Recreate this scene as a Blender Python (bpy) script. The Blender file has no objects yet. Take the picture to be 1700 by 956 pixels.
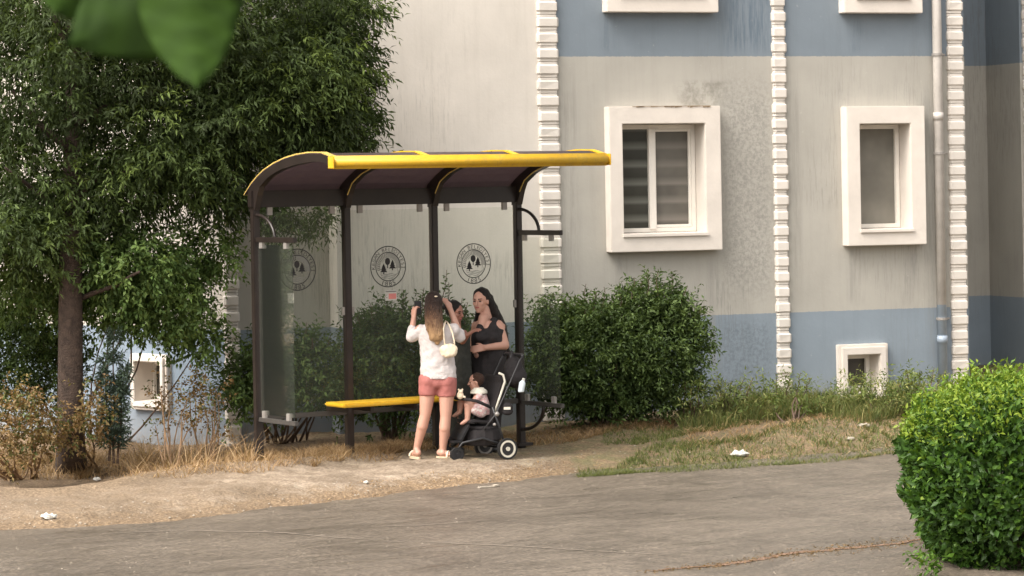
import bpy, bmesh, math, random
import numpy as np
from mathutils import Vector, Matrix
R = math.radians
rng = np.random.default_rng(7)
random.seed(7)
sc = bpy.context.scene
col = sc.collection

# ------------------------------------------------------------------ camera
F = 4788.0; HZ = 310.0; ROLL = R(1.0); CAMH = 2.66
cd = bpy.data.cameras.new('camera'); cam = bpy.data.objects.new('camera', cd); col.objects.link(cam)
cd.sensor_fit = 'HORIZONTAL'; cd.sensor_width = 36.0; cd.lens = 36.0 * F / 1700.0
cd.shift_y = -(478.0 - HZ) / 1700.0
cd.clip_start = 0.05; cd.clip_end = 3000
cr, sr = math.cos(ROLL), math.sin(ROLL)
cam.matrix_world = Matrix(((cr, sr, 0, 0), (0, 0, -1, 0), (-sr, cr, 0, CAMH), (0, 0, 0, 1)))
cd.dof.use_dof = True; cd.dof.focus_distance = 28.0; cd.dof.aperture_fstop = 14.0
sc.camera = cam

# ------------------------------------------------------------------ light
SUN_EL = 52.0; SUN_AZ = -128.0        # azimuth of the sun measured from +Y clockwise
w = bpy.data.worlds.new('World'); sc.world = w; w.use_nodes = True
nt = w.node_tree; nt.nodes.clear()
sky = nt.nodes.new('ShaderNodeTexSky'); sky.sky_type = 'NISHITA'; sky.sun_disc = False
sky.sun_elevation = R(SUN_EL); sky.sun_rotation = R(SUN_AZ); sky.dust_density = 6.0; sky.air_density = 1.0; sky.ozone_density = 0.6
hs = nt.nodes.new('ShaderNodeHueSaturation'); hs.inputs['Saturation'].default_value = 0.18
wm = nt.nodes.new('ShaderNodeMixRGB'); wm.blend_type = 'MULTIPLY'; wm.inputs[0].default_value = 1.0
wm.inputs[2].default_value = (1.0, 0.962, 0.912, 1)
bg = nt.nodes.new('ShaderNodeBackground'); bg.inputs[1].default_value = 0.15
wo = nt.nodes.new('ShaderNodeOutputWorld')
nt.links.new(sky.outputs[0], hs.inputs['Color']); nt.links.new(hs.outputs[0], wm.inputs[1])
nt.links.new(wm.outputs[0], bg.inputs[0]); nt.links.new(bg.outputs[0], wo.inputs[0])
sl = bpy.data.lights.new('sun', 'SUN'); sl.energy = 0.75; sl.angle = R(40); sl.color = (1.0, 0.935, 0.87)
so = bpy.data.objects.new('sun', sl); col.objects.link(so)
sd = Vector((math.sin(R(SUN_AZ)) * math.cos(R(SUN_EL)), math.cos(R(SUN_AZ)) * math.cos(R(SUN_EL)), math.sin(R(SUN_EL))))
so.rotation_euler = sd.to_track_quat('Z', 'Y').to_euler()
vs = sc.view_settings; vs.view_transform = 'Standard'; vs.look = 'None'; vs.gamma = 1.0; vs.exposure = 1.48
sc.cycles.max_bounces = 6; sc.cycles.transparent_max_bounces = 12

# ------------------------------------------------------------------ measuring helpers
def ray(px, py):
    dx, dy = px - 850.0, HZ - py
    return (dx * cr + dy * sr) / F, (-dx * sr + dy * cr) / F
def at(px, py, Y):
    a, b = ray(px, py); return Vector((a * Y, Y, CAMH + b * Y))
def ground_at(px, py, z=0.0):
    a, b = ray(px, py); Y = (z - CAMH) / b; return Vector((a * Y, Y, z))

# ------------------------------------------------------------------ materials
def new_mat(name):
    m = bpy.data.materials.new(name); m.use_nodes = True; n = m.node_tree.nodes; n.clear()
    out = n.new('ShaderNodeOutputMaterial'); b = n.new('ShaderNodeBsdfPrincipled')
    m.node_tree.links.new(b.outputs[0], out.inputs[0])
    return m, m.node_tree, b, out
def c4(c): return (c[0], c[1], c[2], 1.0)
def tex_coord(t, scale=(1, 1, 1)):
    tc = t.nodes.new('ShaderNodeTexCoord'); mp = t.nodes.new('ShaderNodeMapping'); mp.inputs['Scale'].default_value = scale
    t.links.new(tc.outputs['Object'], mp.inputs[0]); return mp.outputs[0]
def noise(t, vec, scale, detail=4, rough=0.6, dist=0.0):
    n = t.nodes.new('ShaderNodeTexNoise'); n.inputs['Scale'].default_value = scale; n.inputs['Detail'].default_value = detail
    n.inputs['Roughness'].default_value = rough; n.inputs['Distortion'].default_value = dist
    if vec is not None: t.links.new(vec, n.inputs['Vector'])
    return n.outputs['Fac']
def ramp(t, fac, stops):
    r = t.nodes.new('ShaderNodeValToRGB'); e = r.color_ramp.elements
    while len(e) < len(stops): e.new(0.5)
    for i, (p, c) in enumerate(stops): e[i].position = p; e[i].color = c4(c) if len(c) == 3 else c
    t.links.new(fac, r.inputs[0]); return r.outputs[0]
def mix(t, fac, a, b, mode='MIX'):
    m = t.nodes.new('ShaderNodeMixRGB'); m.blend_type = mode
    for i, v in ((0, fac), (1, a), (2, b)):
        if isinstance(v, (int, float)): m.inputs[i].default_value = v
        elif isinstance(v, tuple): m.inputs[i].default_value = c4(v)
        else: t.links.new(v, m.inputs[i])
    return m.outputs[0]
def math_n(t, op, a, b=None, clamp=False):
    m = t.nodes.new('ShaderNodeMath'); m.operation = op; m.use_clamp = clamp
    for i, v in ((0, a), (1, b)):
        if v is None: continue
        if isinstance(v, (int, float)): m.inputs[i].default_value = v
        else: t.links.new(v, m.inputs[i])
    return m.outputs[0]
def bump(t, b, h, strength, dist=0.02):
    bp = t.nodes.new('ShaderNodeBump'); bp.inputs['Strength'].default_value = strength; bp.inputs['Distance'].default_value = dist
    t.links.new(h, bp.inputs['Height']); t.links.new(bp.outputs[0], b.inputs['Normal'])
def plain(name, c, rough=0.6, metal=0.0, var=0.12, scale=12.0, bmp=0.0, spec=0.5):
    m, t, b, o = new_mat(name)
    v = tex_coord(t); n = noise(t, v, scale, 5)
    lo = tuple(x * (1 - var) for x in c); hi = tuple(min(1, x * (1 + var)) for x in c)
    t.links.new(ramp(t, n, [(0.3, lo), (0.7, hi)]), b.inputs['Base Color'])
    b.inputs['Roughness'].default_value = rough; b.inputs['Metallic'].default_value = metal
    b.inputs['Specular IOR Level'].default_value = spec
    if bmp: bump(t, b, noise(t, v, scale * 4, 3), bmp)
    return m
def attr(t, name):
    a = t.nodes.new('ShaderNodeAttribute'); a.attribute_name = name; return a.outputs['Fac']
def leaf_mat(name, stops, trans=0.28, rough=0.5):
    m, t, b, o = new_mat(name)
    c = ramp(t, attr(t, 'tone'), stops); t.links.new(c, b.inputs['Base Color']); b.inputs['Roughness'].default_value = rough
    b.inputs['Specular IOR Level'].default_value = 0.22
    tr = t.nodes.new('ShaderNodeBsdfTranslucent'); t.links.new(mix(t, 1.0, c, (1.0, 1.0, 0.5), 'MULTIPLY'), tr.inputs[0])
    ms = t.nodes.new('ShaderNodeMixShader'); ms.inputs[0].default_value = trans
    t.links.new(b.outputs[0], ms.inputs[1]); t.links.new(tr.outputs[0], ms.inputs[2]); t.links.new(ms.outputs[0], o.inputs[0])
    return m

M = {}
M['brown'] = plain('dark_brown_metal', (0.019, 0.0135, 0.0115), 0.38, 0.0, 0.25, 6)
def yellow_mat():
    m, t, b, o = new_mat('weathered_yellow_paint'); v = tex_coord(t, (1, 1, 1)); n = noise(t, v, 2.5, 6, .7); f = noise(t, v, 60, 3, .7)
    c = ramp(t, n, [(.25, (.56, .32, .018)), (.55, (.64, .385, .018)), (.8, (.68, .44, .05))])
    c = mix(t, math_n(t, 'MULTIPLY', ramp(t, noise(t, v, 11, 6, .8), [(.52, (0, 0, 0)), (.7, (1, 1, 1))]), .55), c, (.30, .21, .08)); c = mix(t, .35, c, ramp(t, f, [(.4, (.8, .8, .8)), (.6, (1, 1, 1))]), 'MULTIPLY')
    t.links.new(c, b.inputs['Base Color']); t.links.new(ramp(t, n, [(.3, (.3, .3, .3)), (.7, (.6, .6, .6))]), b.inputs['Roughness']); return m
M['yellow'] = yellow_mat()
M['yellow_pale'] = plain('worn_yellow_paint', (0.50, 0.36, 0.10), 0.4, 0, 0.2, 6)
M['grey_metal'] = plain('grey_metal', (0.30, 0.28, 0.26), 0.4, 0.3)
M['rail'] = plain('dark_grey_rail', (0.065, 0.06, 0.055), 0.4, 0.1)
M['black_ink'] = plain('black_ink', (0.018, 0.016, 0.016), 0.7)
M['grey_ink'] = plain('grey_ink', (0.16, 0.16, 0.15), 0.7)
M['red_ink'] = plain('faded_red_ink', (0.62, 0.22, 0.20), 0.7)
M['white_paper'] = plain('white_paper', (0.50, 0.49, 0.45), 0.7, 0, .2, 40)
M['black_cloth'] = plain('black_cloth', (0.016, 0.013, 0.014), 0.85, 0, 0.3, 30, 0.3)
M['olive_cloth'] = plain('dark_olive_cloth', (0.030, 0.031, 0.025), 0.85, 0, 0.3, 30, 0.3)
M['white_cloth'] = plain('white_cloth', (0.56, 0.515, 0.505), 0.8, 0, 0.07, 7, 0.5)
M['rose_cloth'] = plain('rose_cloth', (0.36, 0.125, 0.110), 0.75, 0, 0.10, 14, 0.2)
M['cream'] = plain('cream_cloth', (0.74, 0.63, 0.47), 0.7, 0, 0.08, 20, 0.2)
M['skin'] = plain('skin', (0.50, 0.275, 0.205), 0.5, 0, 0.06, 8)
M['skin_dark'] = plain('skin_tan', (0.30, 0.135, 0.095), 0.5, 0, 0.06, 8)
M['lip'] = plain('lip', (0.33, 0.09, 0.08), 0.5)
M['rubber'] = plain('black_rubber', (0.012, 0.012, 0.012), 0.7)
M['plastic'] = plain('black_plastic', (0.02, 0.02, 0.022), 0.4)
M['white_rim'] = plain('white_rim', (0.62, 0.59, 0.50), 0.5)
M['trim'] = plain('window_trim_paint', (0.64, 0.585, 0.525), 0.75, 0, 0.07, 3, 0.15)
M['quoin'] = plain('quoin_paint', (0.62, 0.575, 0.52), 0.8, 0, 0.10, 2.5, 0.2)
M['pvc'] = plain('window_plastic', (0.72, 0.68, 0.62), 0.4, 0, 0.04)
M['sandal'] = plain('beige_sandal', (0.55, 0.43, 0.30), 0.7)
M['concrete_bit'] = plain('pale_stone', (0.36, 0.32, 0.26), 0.9, 0, 0.2, 20)
M['pebble'] = plain('pebble', (0.28, 0.24, 0.19), 0.9, 0, 0.35, 9)
M['bark'] = plain('tree_bark', (0.060, 0.040, 0.030), 0.95, 0, 0.5, 14, 1.0)
M['twig'] = plain('shrub_twig', (0.10, 0.065, 0.045), 0.9, 0, 0.4, 10)
M['dry_twig'] = plain('dry_twig', (0.26, 0.17, 0.10), 0.9, 0, 0.4, 10)

def hair_mat(name, top, mid, tip, z0, z1):
    m, t, b, o = new_mat(name)
    tc = t.nodes.new('ShaderNodeTexCoord'); sp = t.nodes.new('ShaderNodeSeparateXYZ'); t.links.new(tc.outputs['Object'], sp.inputs[0])
    mp = t.nodes.new('ShaderNodeMapping'); mp.inputs['Scale'].default_value = (60, 60, 3); t.links.new(tc.outputs['Object'], mp.inputs[0])
    n = noise(t, mp.outputs[0], 2.2, 4)
    k = math_n(t, 'DIVIDE', math_n(t, 'SUBTRACT', sp.outputs[2], z0), z1 - z0)
    k = math_n(t, 'ADD', k, math_n(t, 'MULTIPLY', math_n(t, 'SUBTRACT', n, 0.5), 1.1), True)
    t.links.new(ramp(t, k, [(0.1, tip), (0.5, mid), (0.85, top)]), b.inputs['Base Color'])
    b.inputs['Roughness'].default_value = 0.45; b.inputs['Specular IOR Level'].default_value = 0.3; bump(t, b, n, 1.0, 0.03)
    return m
M['hair_ombre'] = hair_mat('hair_brown_to_blond', (0.035, 0.020, 0.016), (0.16, 0.085, 0.05), (0.50, 0.31, 0.16), 1.16, 1.55)
M['hair_dark'] = hair_mat('hair_dark', (0.012, 0.008, 0.007), (0.014, 0.009, 0.008), (0.02, 0.012, 0.01), 0.8, 1.6)
M['hair_brown'] = hair_mat('hair_child_brown', (0.045, 0.022, 0.016), (0.05, 0.028, 0.02), (0.06, 0.03, 0.02), 0.4, 0.9)

def glass_mat():
    m, t, b, o = new_mat('shelter_glass'); t.nodes.remove(b)
    v = tex_coord(t)
    tp = t.nodes.new('ShaderNodeBsdfTransparent'); tp.inputs[0].default_value = (0.962, 0.975, 0.955, 1)
    df = t.nodes.new('ShaderNodeBsdfDiffuse'); df.inputs[0].default_value = (0.40, 0.44, 0.37, 1)
    gl = t.nodes.new('ShaderNodeBsdfGlossy'); gl.inputs['Roughness'].default_value = 0.02
    drops = ramp(t, noise(t, v, 34.0, 2, 0.5), [(0.0, (0.030, 0.030, 0.030)), (1.0, (0.036, 0.036, 0.036))])
    a = t.nodes.new('ShaderNodeMixShader'); t.links.new(drops, a.inputs[0]); t.links.new(tp.outputs[0], a.inputs[1]); t.links.new(df.outputs[0], a.inputs[2])
    fr = t.nodes.new('ShaderNodeLayerWeight'); fr.inputs[0].default_value = 0.12
    g = t.nodes.new('ShaderNodeMixShader'); t.links.new(fr.outputs['Fresnel'], g.inputs[0]); t.links.new(a.outputs[0], g.inputs[1]); t.links.new(gl.outputs[0], g.inputs[2])
    t.links.new(g.outputs[0], o.inputs[0]); return m
M['glass'] = glass_mat()
def roof_mat():
    m, t, b, o = new_mat('smoked_roof_sheet')
    v = tex_coord(t, (1, 1, 1)); n = noise(t, v, 9.0, 5, 0.7)
    t.links.new(ramp(t, n, [(0.3, (0.085, 0.062, 0.062)), (0.75, (0.17, 0.13, 0.13))]), b.inputs['Base Color'])
    b.inputs['Roughness'].default_value = 0.3
    tp = t.nodes.new('ShaderNodeBsdfTransparent'); tp.inputs[0].default_value = (0.34, 0.27, 0.28, 1)
    tl = t.nodes.new('ShaderNodeBsdfTranslucent'); tl.inputs[0].default_value = (0.19, 0.155, 0.165, 1)
    a = t.nodes.new('ShaderNodeMixShader'); a.inputs[0].default_value = 0.5
    t.links.new(b.outputs[0], a.inputs[1]); t.links.new(tl.outputs[0], a.inputs[2])
    a2 = t.nodes.new('ShaderNodeMixShader'); a2.inputs[0].default_value = 0.15
    t.links.new(a.outputs[0], a2.inputs[1]); t.links.new(tp.outputs[0], a2.inputs[2]); t.links.new(a2.outputs[0], o.inputs[0])
    return m
M['roof'] = roof_mat()
def pane_mat(name, c, rough=0.08, stripes=False, stripe=(0.10, 0.10, 0.095)):
    m, t, b, o = new_mat(name)
    v = tex_coord(t); n = noise(t, v, 2.0, 3)
    cc = ramp(t, n, [(0.3, tuple(x * 0.75 for x in c)), (0.7, tuple(x * 1.25 for x in c))])
    if stripes:
        sp = t.nodes.new('ShaderNodeSeparateXYZ'); tc = t.nodes.new('ShaderNodeTexCoord'); t.links.new(tc.outputs['Object'], sp.inputs[0])
        k = math_n(t, 'FRACT', math_n(t, 'MULTIPLY', sp.outputs[2], 1 / 0.205))
        f = ramp(t, k, [(0.0, (1, 1, 1)), (0.22, (0.5, 0.5, 0.5)), (0.40, (0, 0, 0)), (0.85, (0.1, 0.1, 0.1)), (1.0, (0.9, 0.9, 0.9))])
        cc = mix(t, f, cc, stripe)
    t.links.new(cc, b.inputs['Base Color']); b.inputs['Roughness'].default_value = rough
    return m
M['blind_dark'] = pane_mat('pane_over_slatted_blind', (0.028, 0.030, 0.026), 0.12, True, (0.13, 0.135, 0.12))
M['blind_grey'] = pane_mat('pane_over_insect_screen', (0.10, 0.092, 0.078), 0.5, True, (0.17, 0.155, 0.135))
M['screen'] = pane_mat('grey_insect_screen', (0.165, 0.155, 0.130), 0.6)
M['pane_dark'] = pane_mat('dark_pane', (0.05, 0.045, 0.035), 0.2)

def wall_mat(name, mid, blue, z_lo=1.165, z_hi=4.10, z_top=5.9, upper=True, grime=1.0, stains=()):
    m, t, b, o = new_mat(name)
    g = t.nodes.new('ShaderNodeNewGeometry'); sp = t.nodes.new('ShaderNodeSeparateXYZ'); t.links.new(g.outputs['Position'], sp.inputs[0])
    z = sp.outputs[2]
    n1 = noise(t, g.outputs['Position'], 1.3, 5, 0.6)
    mp = t.nodes.new('ShaderNodeMapping'); mp.inputs['Scale'].default_value = (9, 9, 0.55); t.links.new(g.outputs['Position'], mp.inputs[0])
    streak = noise(t, mp.outputs[0], 1.0, 4, 0.7)
    n2 = noise(t, g.outputs['Position'], 26.0, 3, 0.7)
    zz = math_n(t, 'ADD', z, math_n(t, 'MULTIPLY', math_n(t, 'SUBTRACT', n2, 0.5), 0.02))
    c = mix(t, math_n(t, 'LESS_THAN', zz, z_lo), mid, blue)
    if upper:
        band = math_n(t, 'MULTIPLY', math_n(t, 'GREATER_THAN', zz, z_hi), math_n(t, 'LESS_THAN', zz, z_top))
        c = mix(t, band, c, tuple(x * 0.86 for x in blue))
    c = mix(t, 1.0, c, ramp(t, n1, [(0.25, (0.90, 0.90, 0.89)), (0.75, (1.08, 1.08, 1.07))]), 'MULTIPLY')
    c = mix(t, 0.30 * grime, c, ramp(t, streak, [(0.30, (0.78, 0.775, 0.76)), (0.52, (1, 1, 1))]), 'MULTIPLY')
    # mouldy specks gathered in large patches
    patch = ramp(t, noise(t, g.outputs['Position'], 0.55, 3, 0.5, 0.4), [(0.50, (0, 0, 0)), (0.66, (1, 1, 1))])
    speck = ramp(t, noise(t, mp.outputs[0], 5.0, 3, 0.8), [(0.52, (0, 0, 0)), (0.60, (1, 1, 1))])
    f = math_n(t, 'MULTIPLY', math_n(t, 'MULTIPLY', patch, speck), 0.42 * grime)
    c = mix(t, f, c, (0.13, 0.13, 0.125))
    if stains:
        sx_ = t.nodes.new('ShaderNodeVectorMath'); sx_.operation = 'DOT_PRODUCT'; t.links.new(g.outputs['Position'], sx_.inputs[0]); sx_.inputs[1].default_value = (math.cos(R(20)), math.sin(R(20)), 0); uu = sx_.outputs['Value']
        for (u_, wd, z_a, z_b, col_, k_, fsc) in stains:
            hz = math_n(t, 'SUBTRACT', 1.0, math_n(t, 'DIVIDE', math_n(t, 'ABSOLUTE', math_n(t, 'SUBTRACT', uu, u_)), wd), True)
            vz = math_n(t, 'SUBTRACT', 1.0, math_n(t, 'DIVIDE', math_n(t, 'ABSOLUTE', math_n(t, 'SUBTRACT', z, (z_a + z_b) / 2)), (z_b - z_a) / 2), True)
            mk = math_n(t, 'MULTIPLY', math_n(t, 'MULTIPLY', hz, 1.8, True), math_n(t, 'MULTIPLY', vz, 3.0, True))
            sp2 = ramp(t, noise(t, mp.outputs[0] if fsc < 0 else g.outputs['Position'], abs(fsc), 5, 0.8), [(0.42, (0, 0, 0)), (0.60, (1, 1, 1))])
            c = mix(t, math_n(t, 'MULTIPLY', math_n(t, 'MULTIPLY', mk, sp2), k_), c, col_)
    # pale scuffs where paint has worn
    worn = ramp(t, noise(t, g.outputs['Position'], 14.0, 5, 0.75), [(0.66, (0, 0, 0)), (0.72, (1, 1, 1))])
    c = mix(t, math_n(t, 'MULTIPLY', worn, 0.35 * grime), c, (0.62, 0.60, 0.56))
    # splash-back dirt near the ground
    dirt = math_n(t, 'MULTIPLY', math_n(t, 'SUBTRACT', 0.45, z, True), math_n(t, 'MULTIPLY', n2, 1.3), True)
    c = mix(t, dirt, c, (0.28, 0.24, 0.19))
    t.links.new(c, b.inputs['Base Color']); b.inputs['Roughness'].default_value = 0.85
    b.inputs['Specular IOR Level'].default_value = 0.25
    bump(t, b, math_n(t, 'ADD', math_n(t, 'MULTIPLY', n2, 0.5), math_n(t, 'MULTIPLY', n1, 2.0)), 0.28, 0.012)
    return m
BLUE = (0.220, 0.262, 0.305)
def uw(px, py):      # distance along the main facade of a place on it
    a, _ = ray(px, py); u = (a * 32.5 - 1.70) / (math.cos(R(20)) - a * math.sin(R(20))); return 1.70 * math.cos(R(20)) + 32.5 * math.sin(R(20)) + u
STAINS = [(uw(1243, 300), .42, 1.2, 4.0, (.16, .155, .145), .50, 24), (uw(1243, 40), .42, 4.1, 5.2, (.09, .125, .165), .65, -3), (uw(1168, 155), .40, 3.50, 3.85, (.20, .19, .16), .7, 4), (uw(1185, 480), .10, .4, 1.9, (.25, .24, .22), .45, -2), (uw(1030, 460), .12, 1.0, 2.0, (.24, .23, .21), .5, -2),
          (uw(1240, 570), .45, .2, 1.15, (.10, .12, .14), .45, 24), (uw(1420, 430), .14, 1.2, 1.95, (.24, .23, .21), .5, -2), (uw(1515, 430), .12, 1.2, 1.95, (.24, .23, .21), .5, -2), (uw(1010, 50), .12, 4.1, 4.75, (.12, .15, .18), .5, -2), (uw(1420, 60), .12, 4.1, 4.6, (.12, .15, .18), .5, -2), (uw(945, 300), .16, 1.2, 4.1, (.22, .21, .19), .4, -2), (uw(1320, 300), .10, 1.2, 4.1, (.22, .21, .19), .4, -2), (uw(1545, 300), .12, 0.2, 4.1, (.2, .2, .19), .4, -2)]
M['wall_grey'] = wall_mat('wall_grey_blue', (0.385, 0.368, 0.332), BLUE, grime=0.8, stains=STAINS)
M['wall_cream'] = wall_mat('wall_cream', (0.60, 0.56, 0.51), BLUE, upper=False, grime=0.8)
M['wall_plain'] = wall_mat('wall_grey_plain', (0.40, 0.38, 0.34), BLUE, upper=False, grime=0.8)
M['wall_left'] = wall_mat('wall_cream_left', (0.46, 0.43, 0.385), (0.20, 0.25, 0.31), upper=False, grime=0.8)

# ------------------------------------------------------------------ object helpers
def tag(o, label=None, cat=None, group=None, kind=None):
    if label: o['label'] = label
    if cat: o['category'] = cat
    if group: o['group'] = group
    if kind: o['kind'] = kind
    return o
def empty(name, loc, label, cat, group=None):
    o = bpy.data.objects.new(name, None); col.objects.link(o); o.location = loc; o.empty_display_size = 0.2
    return tag(o, label, cat, group)
def link(name, me, mat, parent=None, smooth=False, loc=None):
    o = bpy.data.objects.new(name, me); col.objects.link(o)
    if mat is not None:
        for mm in (mat if isinstance(mat, (list, tuple)) else [mat]): me.materials.append(mm)
    if smooth: me.polygons.foreach_set('use_smooth', [True] * len(me.polygons))
    if parent is not None: o.parent = parent
    if loc is not None: o.location = loc
    return o
class MB:
    """collects shapes in one mesh"""
    def __init__(s): s.v = []; s.f = []
    def add(s, vs, fs):
        k = len(s.v); s.v += [tuple(p) for p in vs]; s.f += [tuple(i + k for i in f) for f in fs]; return s
    def hexa(s, p):   # 8 points: bottom 4 ccw, top 4
        return s.add(p, [(3, 2, 1, 0), (4, 5, 6, 7), (0, 1, 5, 4), (1, 2, 6, 5), (2, 3, 7, 6), (3, 0, 4, 7)])
    def box(s, a, b, T=None):
        x0, y0, z0 = a; x1, y1, z1 = b
        p = [(x0, y0, z0), (x1, y0, z0), (x1, y1, z0), (x0, y1, z0), (x0, y0, z1), (x1, y0, z1), (x1, y1, z1), (x0, y1, z1)]
        if T: p = [T(*q) for q in p]
        return s.hexa(p)
    def tube(s, pts, r, n=8, caps=True):
        pts = [Vector(p) for p in pts]; rs = r if isinstance(r, (list, tuple)) else [r] * len(pts)
        rings = []; up = Vector((0, 0, 1)); prev = None
        for i, p in enumerate(pts):
            d = (pts[min(i + 1, len(pts) - 1)] - pts[max(i - 1, 0)]).normalized()
            if prev is None:
                a = d.cross(up) if abs(d.z) < 0.95 else d.cross(Vector((1, 0, 0)))
            else: a = prev - d * prev.dot(d)
            a.normalize(); prev = a; b = d.cross(a)
            rings.append([p + (a * math.cos(2 * math.pi * k / n) + b * math.sin(2 * math.pi * k / n)) * rs[i] for k in range(n)])
        vs = [q for rg in rings for q in rg]; fs = []
        for i in range(len(pts) - 1):
            for k in range(n):
                a0 = i * n + k; a1 = i * n + (k + 1) % n; fs.append((a0, a1, a1 + n, a0 + n))
        if caps: fs.append(tuple(range(n))[::-1]); fs.append(tuple((len(pts) - 1) * n + k for k in range(n)))
        return s.add(vs, fs)
    def capsule(s, p0, p1, r0, r1, n=14, flat=None):
        p0 = Vector(p0); p1 = Vector(p1); d = p1 - p0
        if d.length < 1e-6: d = Vector((0, 0, 1e-4))
        D = d.normalized(); pts = []; rs = []
        for k in range(1, 5): a = math.pi / 2 * k / 4; pts.append(p0 - D * r0 * math.cos(a)); rs.append(r0 * math.sin(a))
        for k in range(0, 4): a = math.pi / 2 * k / 4; pts.append(p1 + D * r1 * math.sin(a)); rs.append(r1 * math.cos(a))
        s.tube([p0 - D * r0] + pts + [p1 + D * r1], [r0 * 0.02] + rs + [r1 * 0.02], n); return s
    def ell(s, c, r, n=16, m=10, rot=None):
        vs = [];
        for j in range(1, m):
            th = math.pi * j / m
            for i in range(n):
                ph = 2 * math.pi * i / n; q = Vector((r[0] * math.sin(th) * math.cos(ph), r[1] * math.sin(th) * math.sin(ph), r[2] * math.cos(th)))
                if rot: q = rot @ q
                vs.append(Vector(c) + q)
        t = Vector((0, 0, r[2])); b = Vector((0, 0, -r[2]))
        if rot: t = rot @ t; b = rot @ b
        vs += [Vector(c) + t, Vector(c) + b]; T = len(vs) - 2; fs = []
        for j in range(m - 2):
            for i in range(n): a = j * n + i; b2 = j * n + (i + 1) % n; fs.append((a, a + n, b2 + n, b2))
        for i in range(n): fs.append((T, i, (i + 1) % n)); fs.append((T + 1, (m - 2) * n + (i + 1) % n, (m - 2) * n + i))
        return s.add(vs, fs)
    def stack(s, rows, n=20):       # rows of (cx, cy, z, rx, ry)
        vs = []; fs = []
        for (cx, cy, z, rx, ry) in rows:
            for i in range(n): a = 2 * math.pi * i / n; vs.append((cx + rx * math.cos(a), cy + ry * math.sin(a), z))
        for j in range(len(rows) - 1):
            for i in range(n): a = j * n + i; b = j * n + (i + 1) % n; fs.append((a, b, b + n, a + n))
        fs.append(tuple(range(n))[::-1]); fs.append(tuple((len(rows) - 1) * n + i for i in range(n)))
        return s.add(vs, fs)
    def mesh(s, name):
        me = bpy.data.meshes.new(name); me.from_pydata(s.v, [], s.f); me.update()
        bm = bmesh.new(); bm.from_mesh(me); bmesh.ops.recalc_face_normals(bm, faces=bm.faces); bm.to_mesh(me); bm.free(); return me
    def build(s, name, mat, parent=None, smooth=False, bevel=0.0, loc=None):
        me = s.mesh(name)
        if bevel:
            bm = bmesh.new(); bm.from_mesh(me)
            es = [e for e in bm.edges if len(e.link_faces) == 2 and e.calc_face_angle(0) > 0.6]
            bmesh.ops.bevel(bm, geom=es, offset=bevel, segments=2, affect='EDGES', clamp_overlap=True); bm.to_mesh(me); bm.free()
        return link(name, me, mat, parent, smooth, loc)
def remesh(mb, name, mat, parent, voxel=0.008, smooth=4, loc=None, disp=None):
    me = mb.mesh(name + '_src'); o = bpy.data.objects.new(name + '_src', me); col.objects.link(o)
    r = o.modifiers.new('r', 'REMESH'); r.mode = 'VOXEL'; r.voxel_size = voxel
    if smooth: sm = o.modifiers.new('s', 'SMOOTH'); sm.factor = 0.5; sm.iterations = smooth
    if disp:
        tx = bpy.data.textures.new('folds', 'CLOUDS'); tx.noise_scale = disp[1]
        d = o.modifiers.new('d', 'DISPLACE'); d.texture = tx; d.strength = disp[0]; d.mid_level = 0.5
    dg = bpy.context.evaluated_depsgraph_get(); out = bpy.data.meshes.new_from_object(o.evaluated_get(dg)); out.name = name
    bpy.data.objects.remove(o); out.materials.clear()
    return link(name, out, mat, parent, True, loc)

def np_mesh(name, V, Fc, tone=None):
    me = bpy.data.meshes.new(name); V = np.asarray(V, np.float32); Fc = np.asarray(Fc, np.int32)
    k = Fc.shape[1]; me.vertices.add(len(V)); me.vertices.foreach_set('co', V.ravel())
    me.loops.add(Fc.size); me.loops.foreach_set('vertex_index', Fc.ravel())
    me.polygons.add(len(Fc)); me.polygons.foreach_set('loop_start', np.arange(0, Fc.size, k, dtype=np.int32))
    me.update(calc_edges=True)
    if tone is not None:
        a = me.attributes.new('tone', 'FLOAT', 'POINT'); a.data.foreach_set('value', np.asarray(tone, np.float32).ravel())
    return me
def unit(a): return a / np.maximum(np.linalg.norm(a, axis=-1, keepdims=True), 1e-9)
def leaves_mesh(name, C, D, N, L, W, tone, fold=0.25, droop=0.15):
    """one folded leaf per row: six vertices and four triangles"""
    n = len(C); D = unit(D); S = unit(np.cross(D, N)); N2 = np.cross(S, D)
    L = np.broadcast_to(np.asarray(L, float).reshape(-1, 1), (n, 1)); W = np.broadcast_to(np.asarray(W, float).reshape(-1, 1), (n, 1))
    mid = C + D * L * 0.45
    P = np.stack([C, mid + S * W * .5 + N2 * W * fold, mid, mid - S * W * .5 + N2 * W * fold, C + D * L - N2 * L * droop], 1)
    base = np.arange(n)[:, None] * 5
    T = np.array([[0, 2, 1], [0, 3, 2], [1, 2, 4], [2, 3, 4]])
    Fc = (base[:, None, :] + T[None]).reshape(-1, 3)
    return np_mesh(name, P.reshape(-1, 3), Fc, np.repeat(tone, 5))
def blades_mesh(name, B, H, W, lean, tone):
    n = len(B); az = rng.uniform(0, 2 * np.pi, n); side = np.stack([np.cos(az), np.sin(az), np.zeros(n)], 1)
    H = H[:, None]; W = W[:, None]; up = np.array([0, 0, 1.0])
    P = np.stack([B - side * W, B + side * W, B + lean * .35 + up * H * .6 - side * W * .7, B + lean * .35 + up * H * .6 + side * W * .7, B + lean + up * H], 1)
    T = np.array([[0, 1, 3], [0, 3, 2], [2, 3, 4]]); Fc = (np.arange(n)[:, None, None] * 5 + T[None]).reshape(-1, 3)
    return np_mesh(name, P.reshape(-1, 3), Fc, np.repeat(tone, 5))
def rand_dirs(n): return unit(rng.normal(size=(n, 3)))

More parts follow.
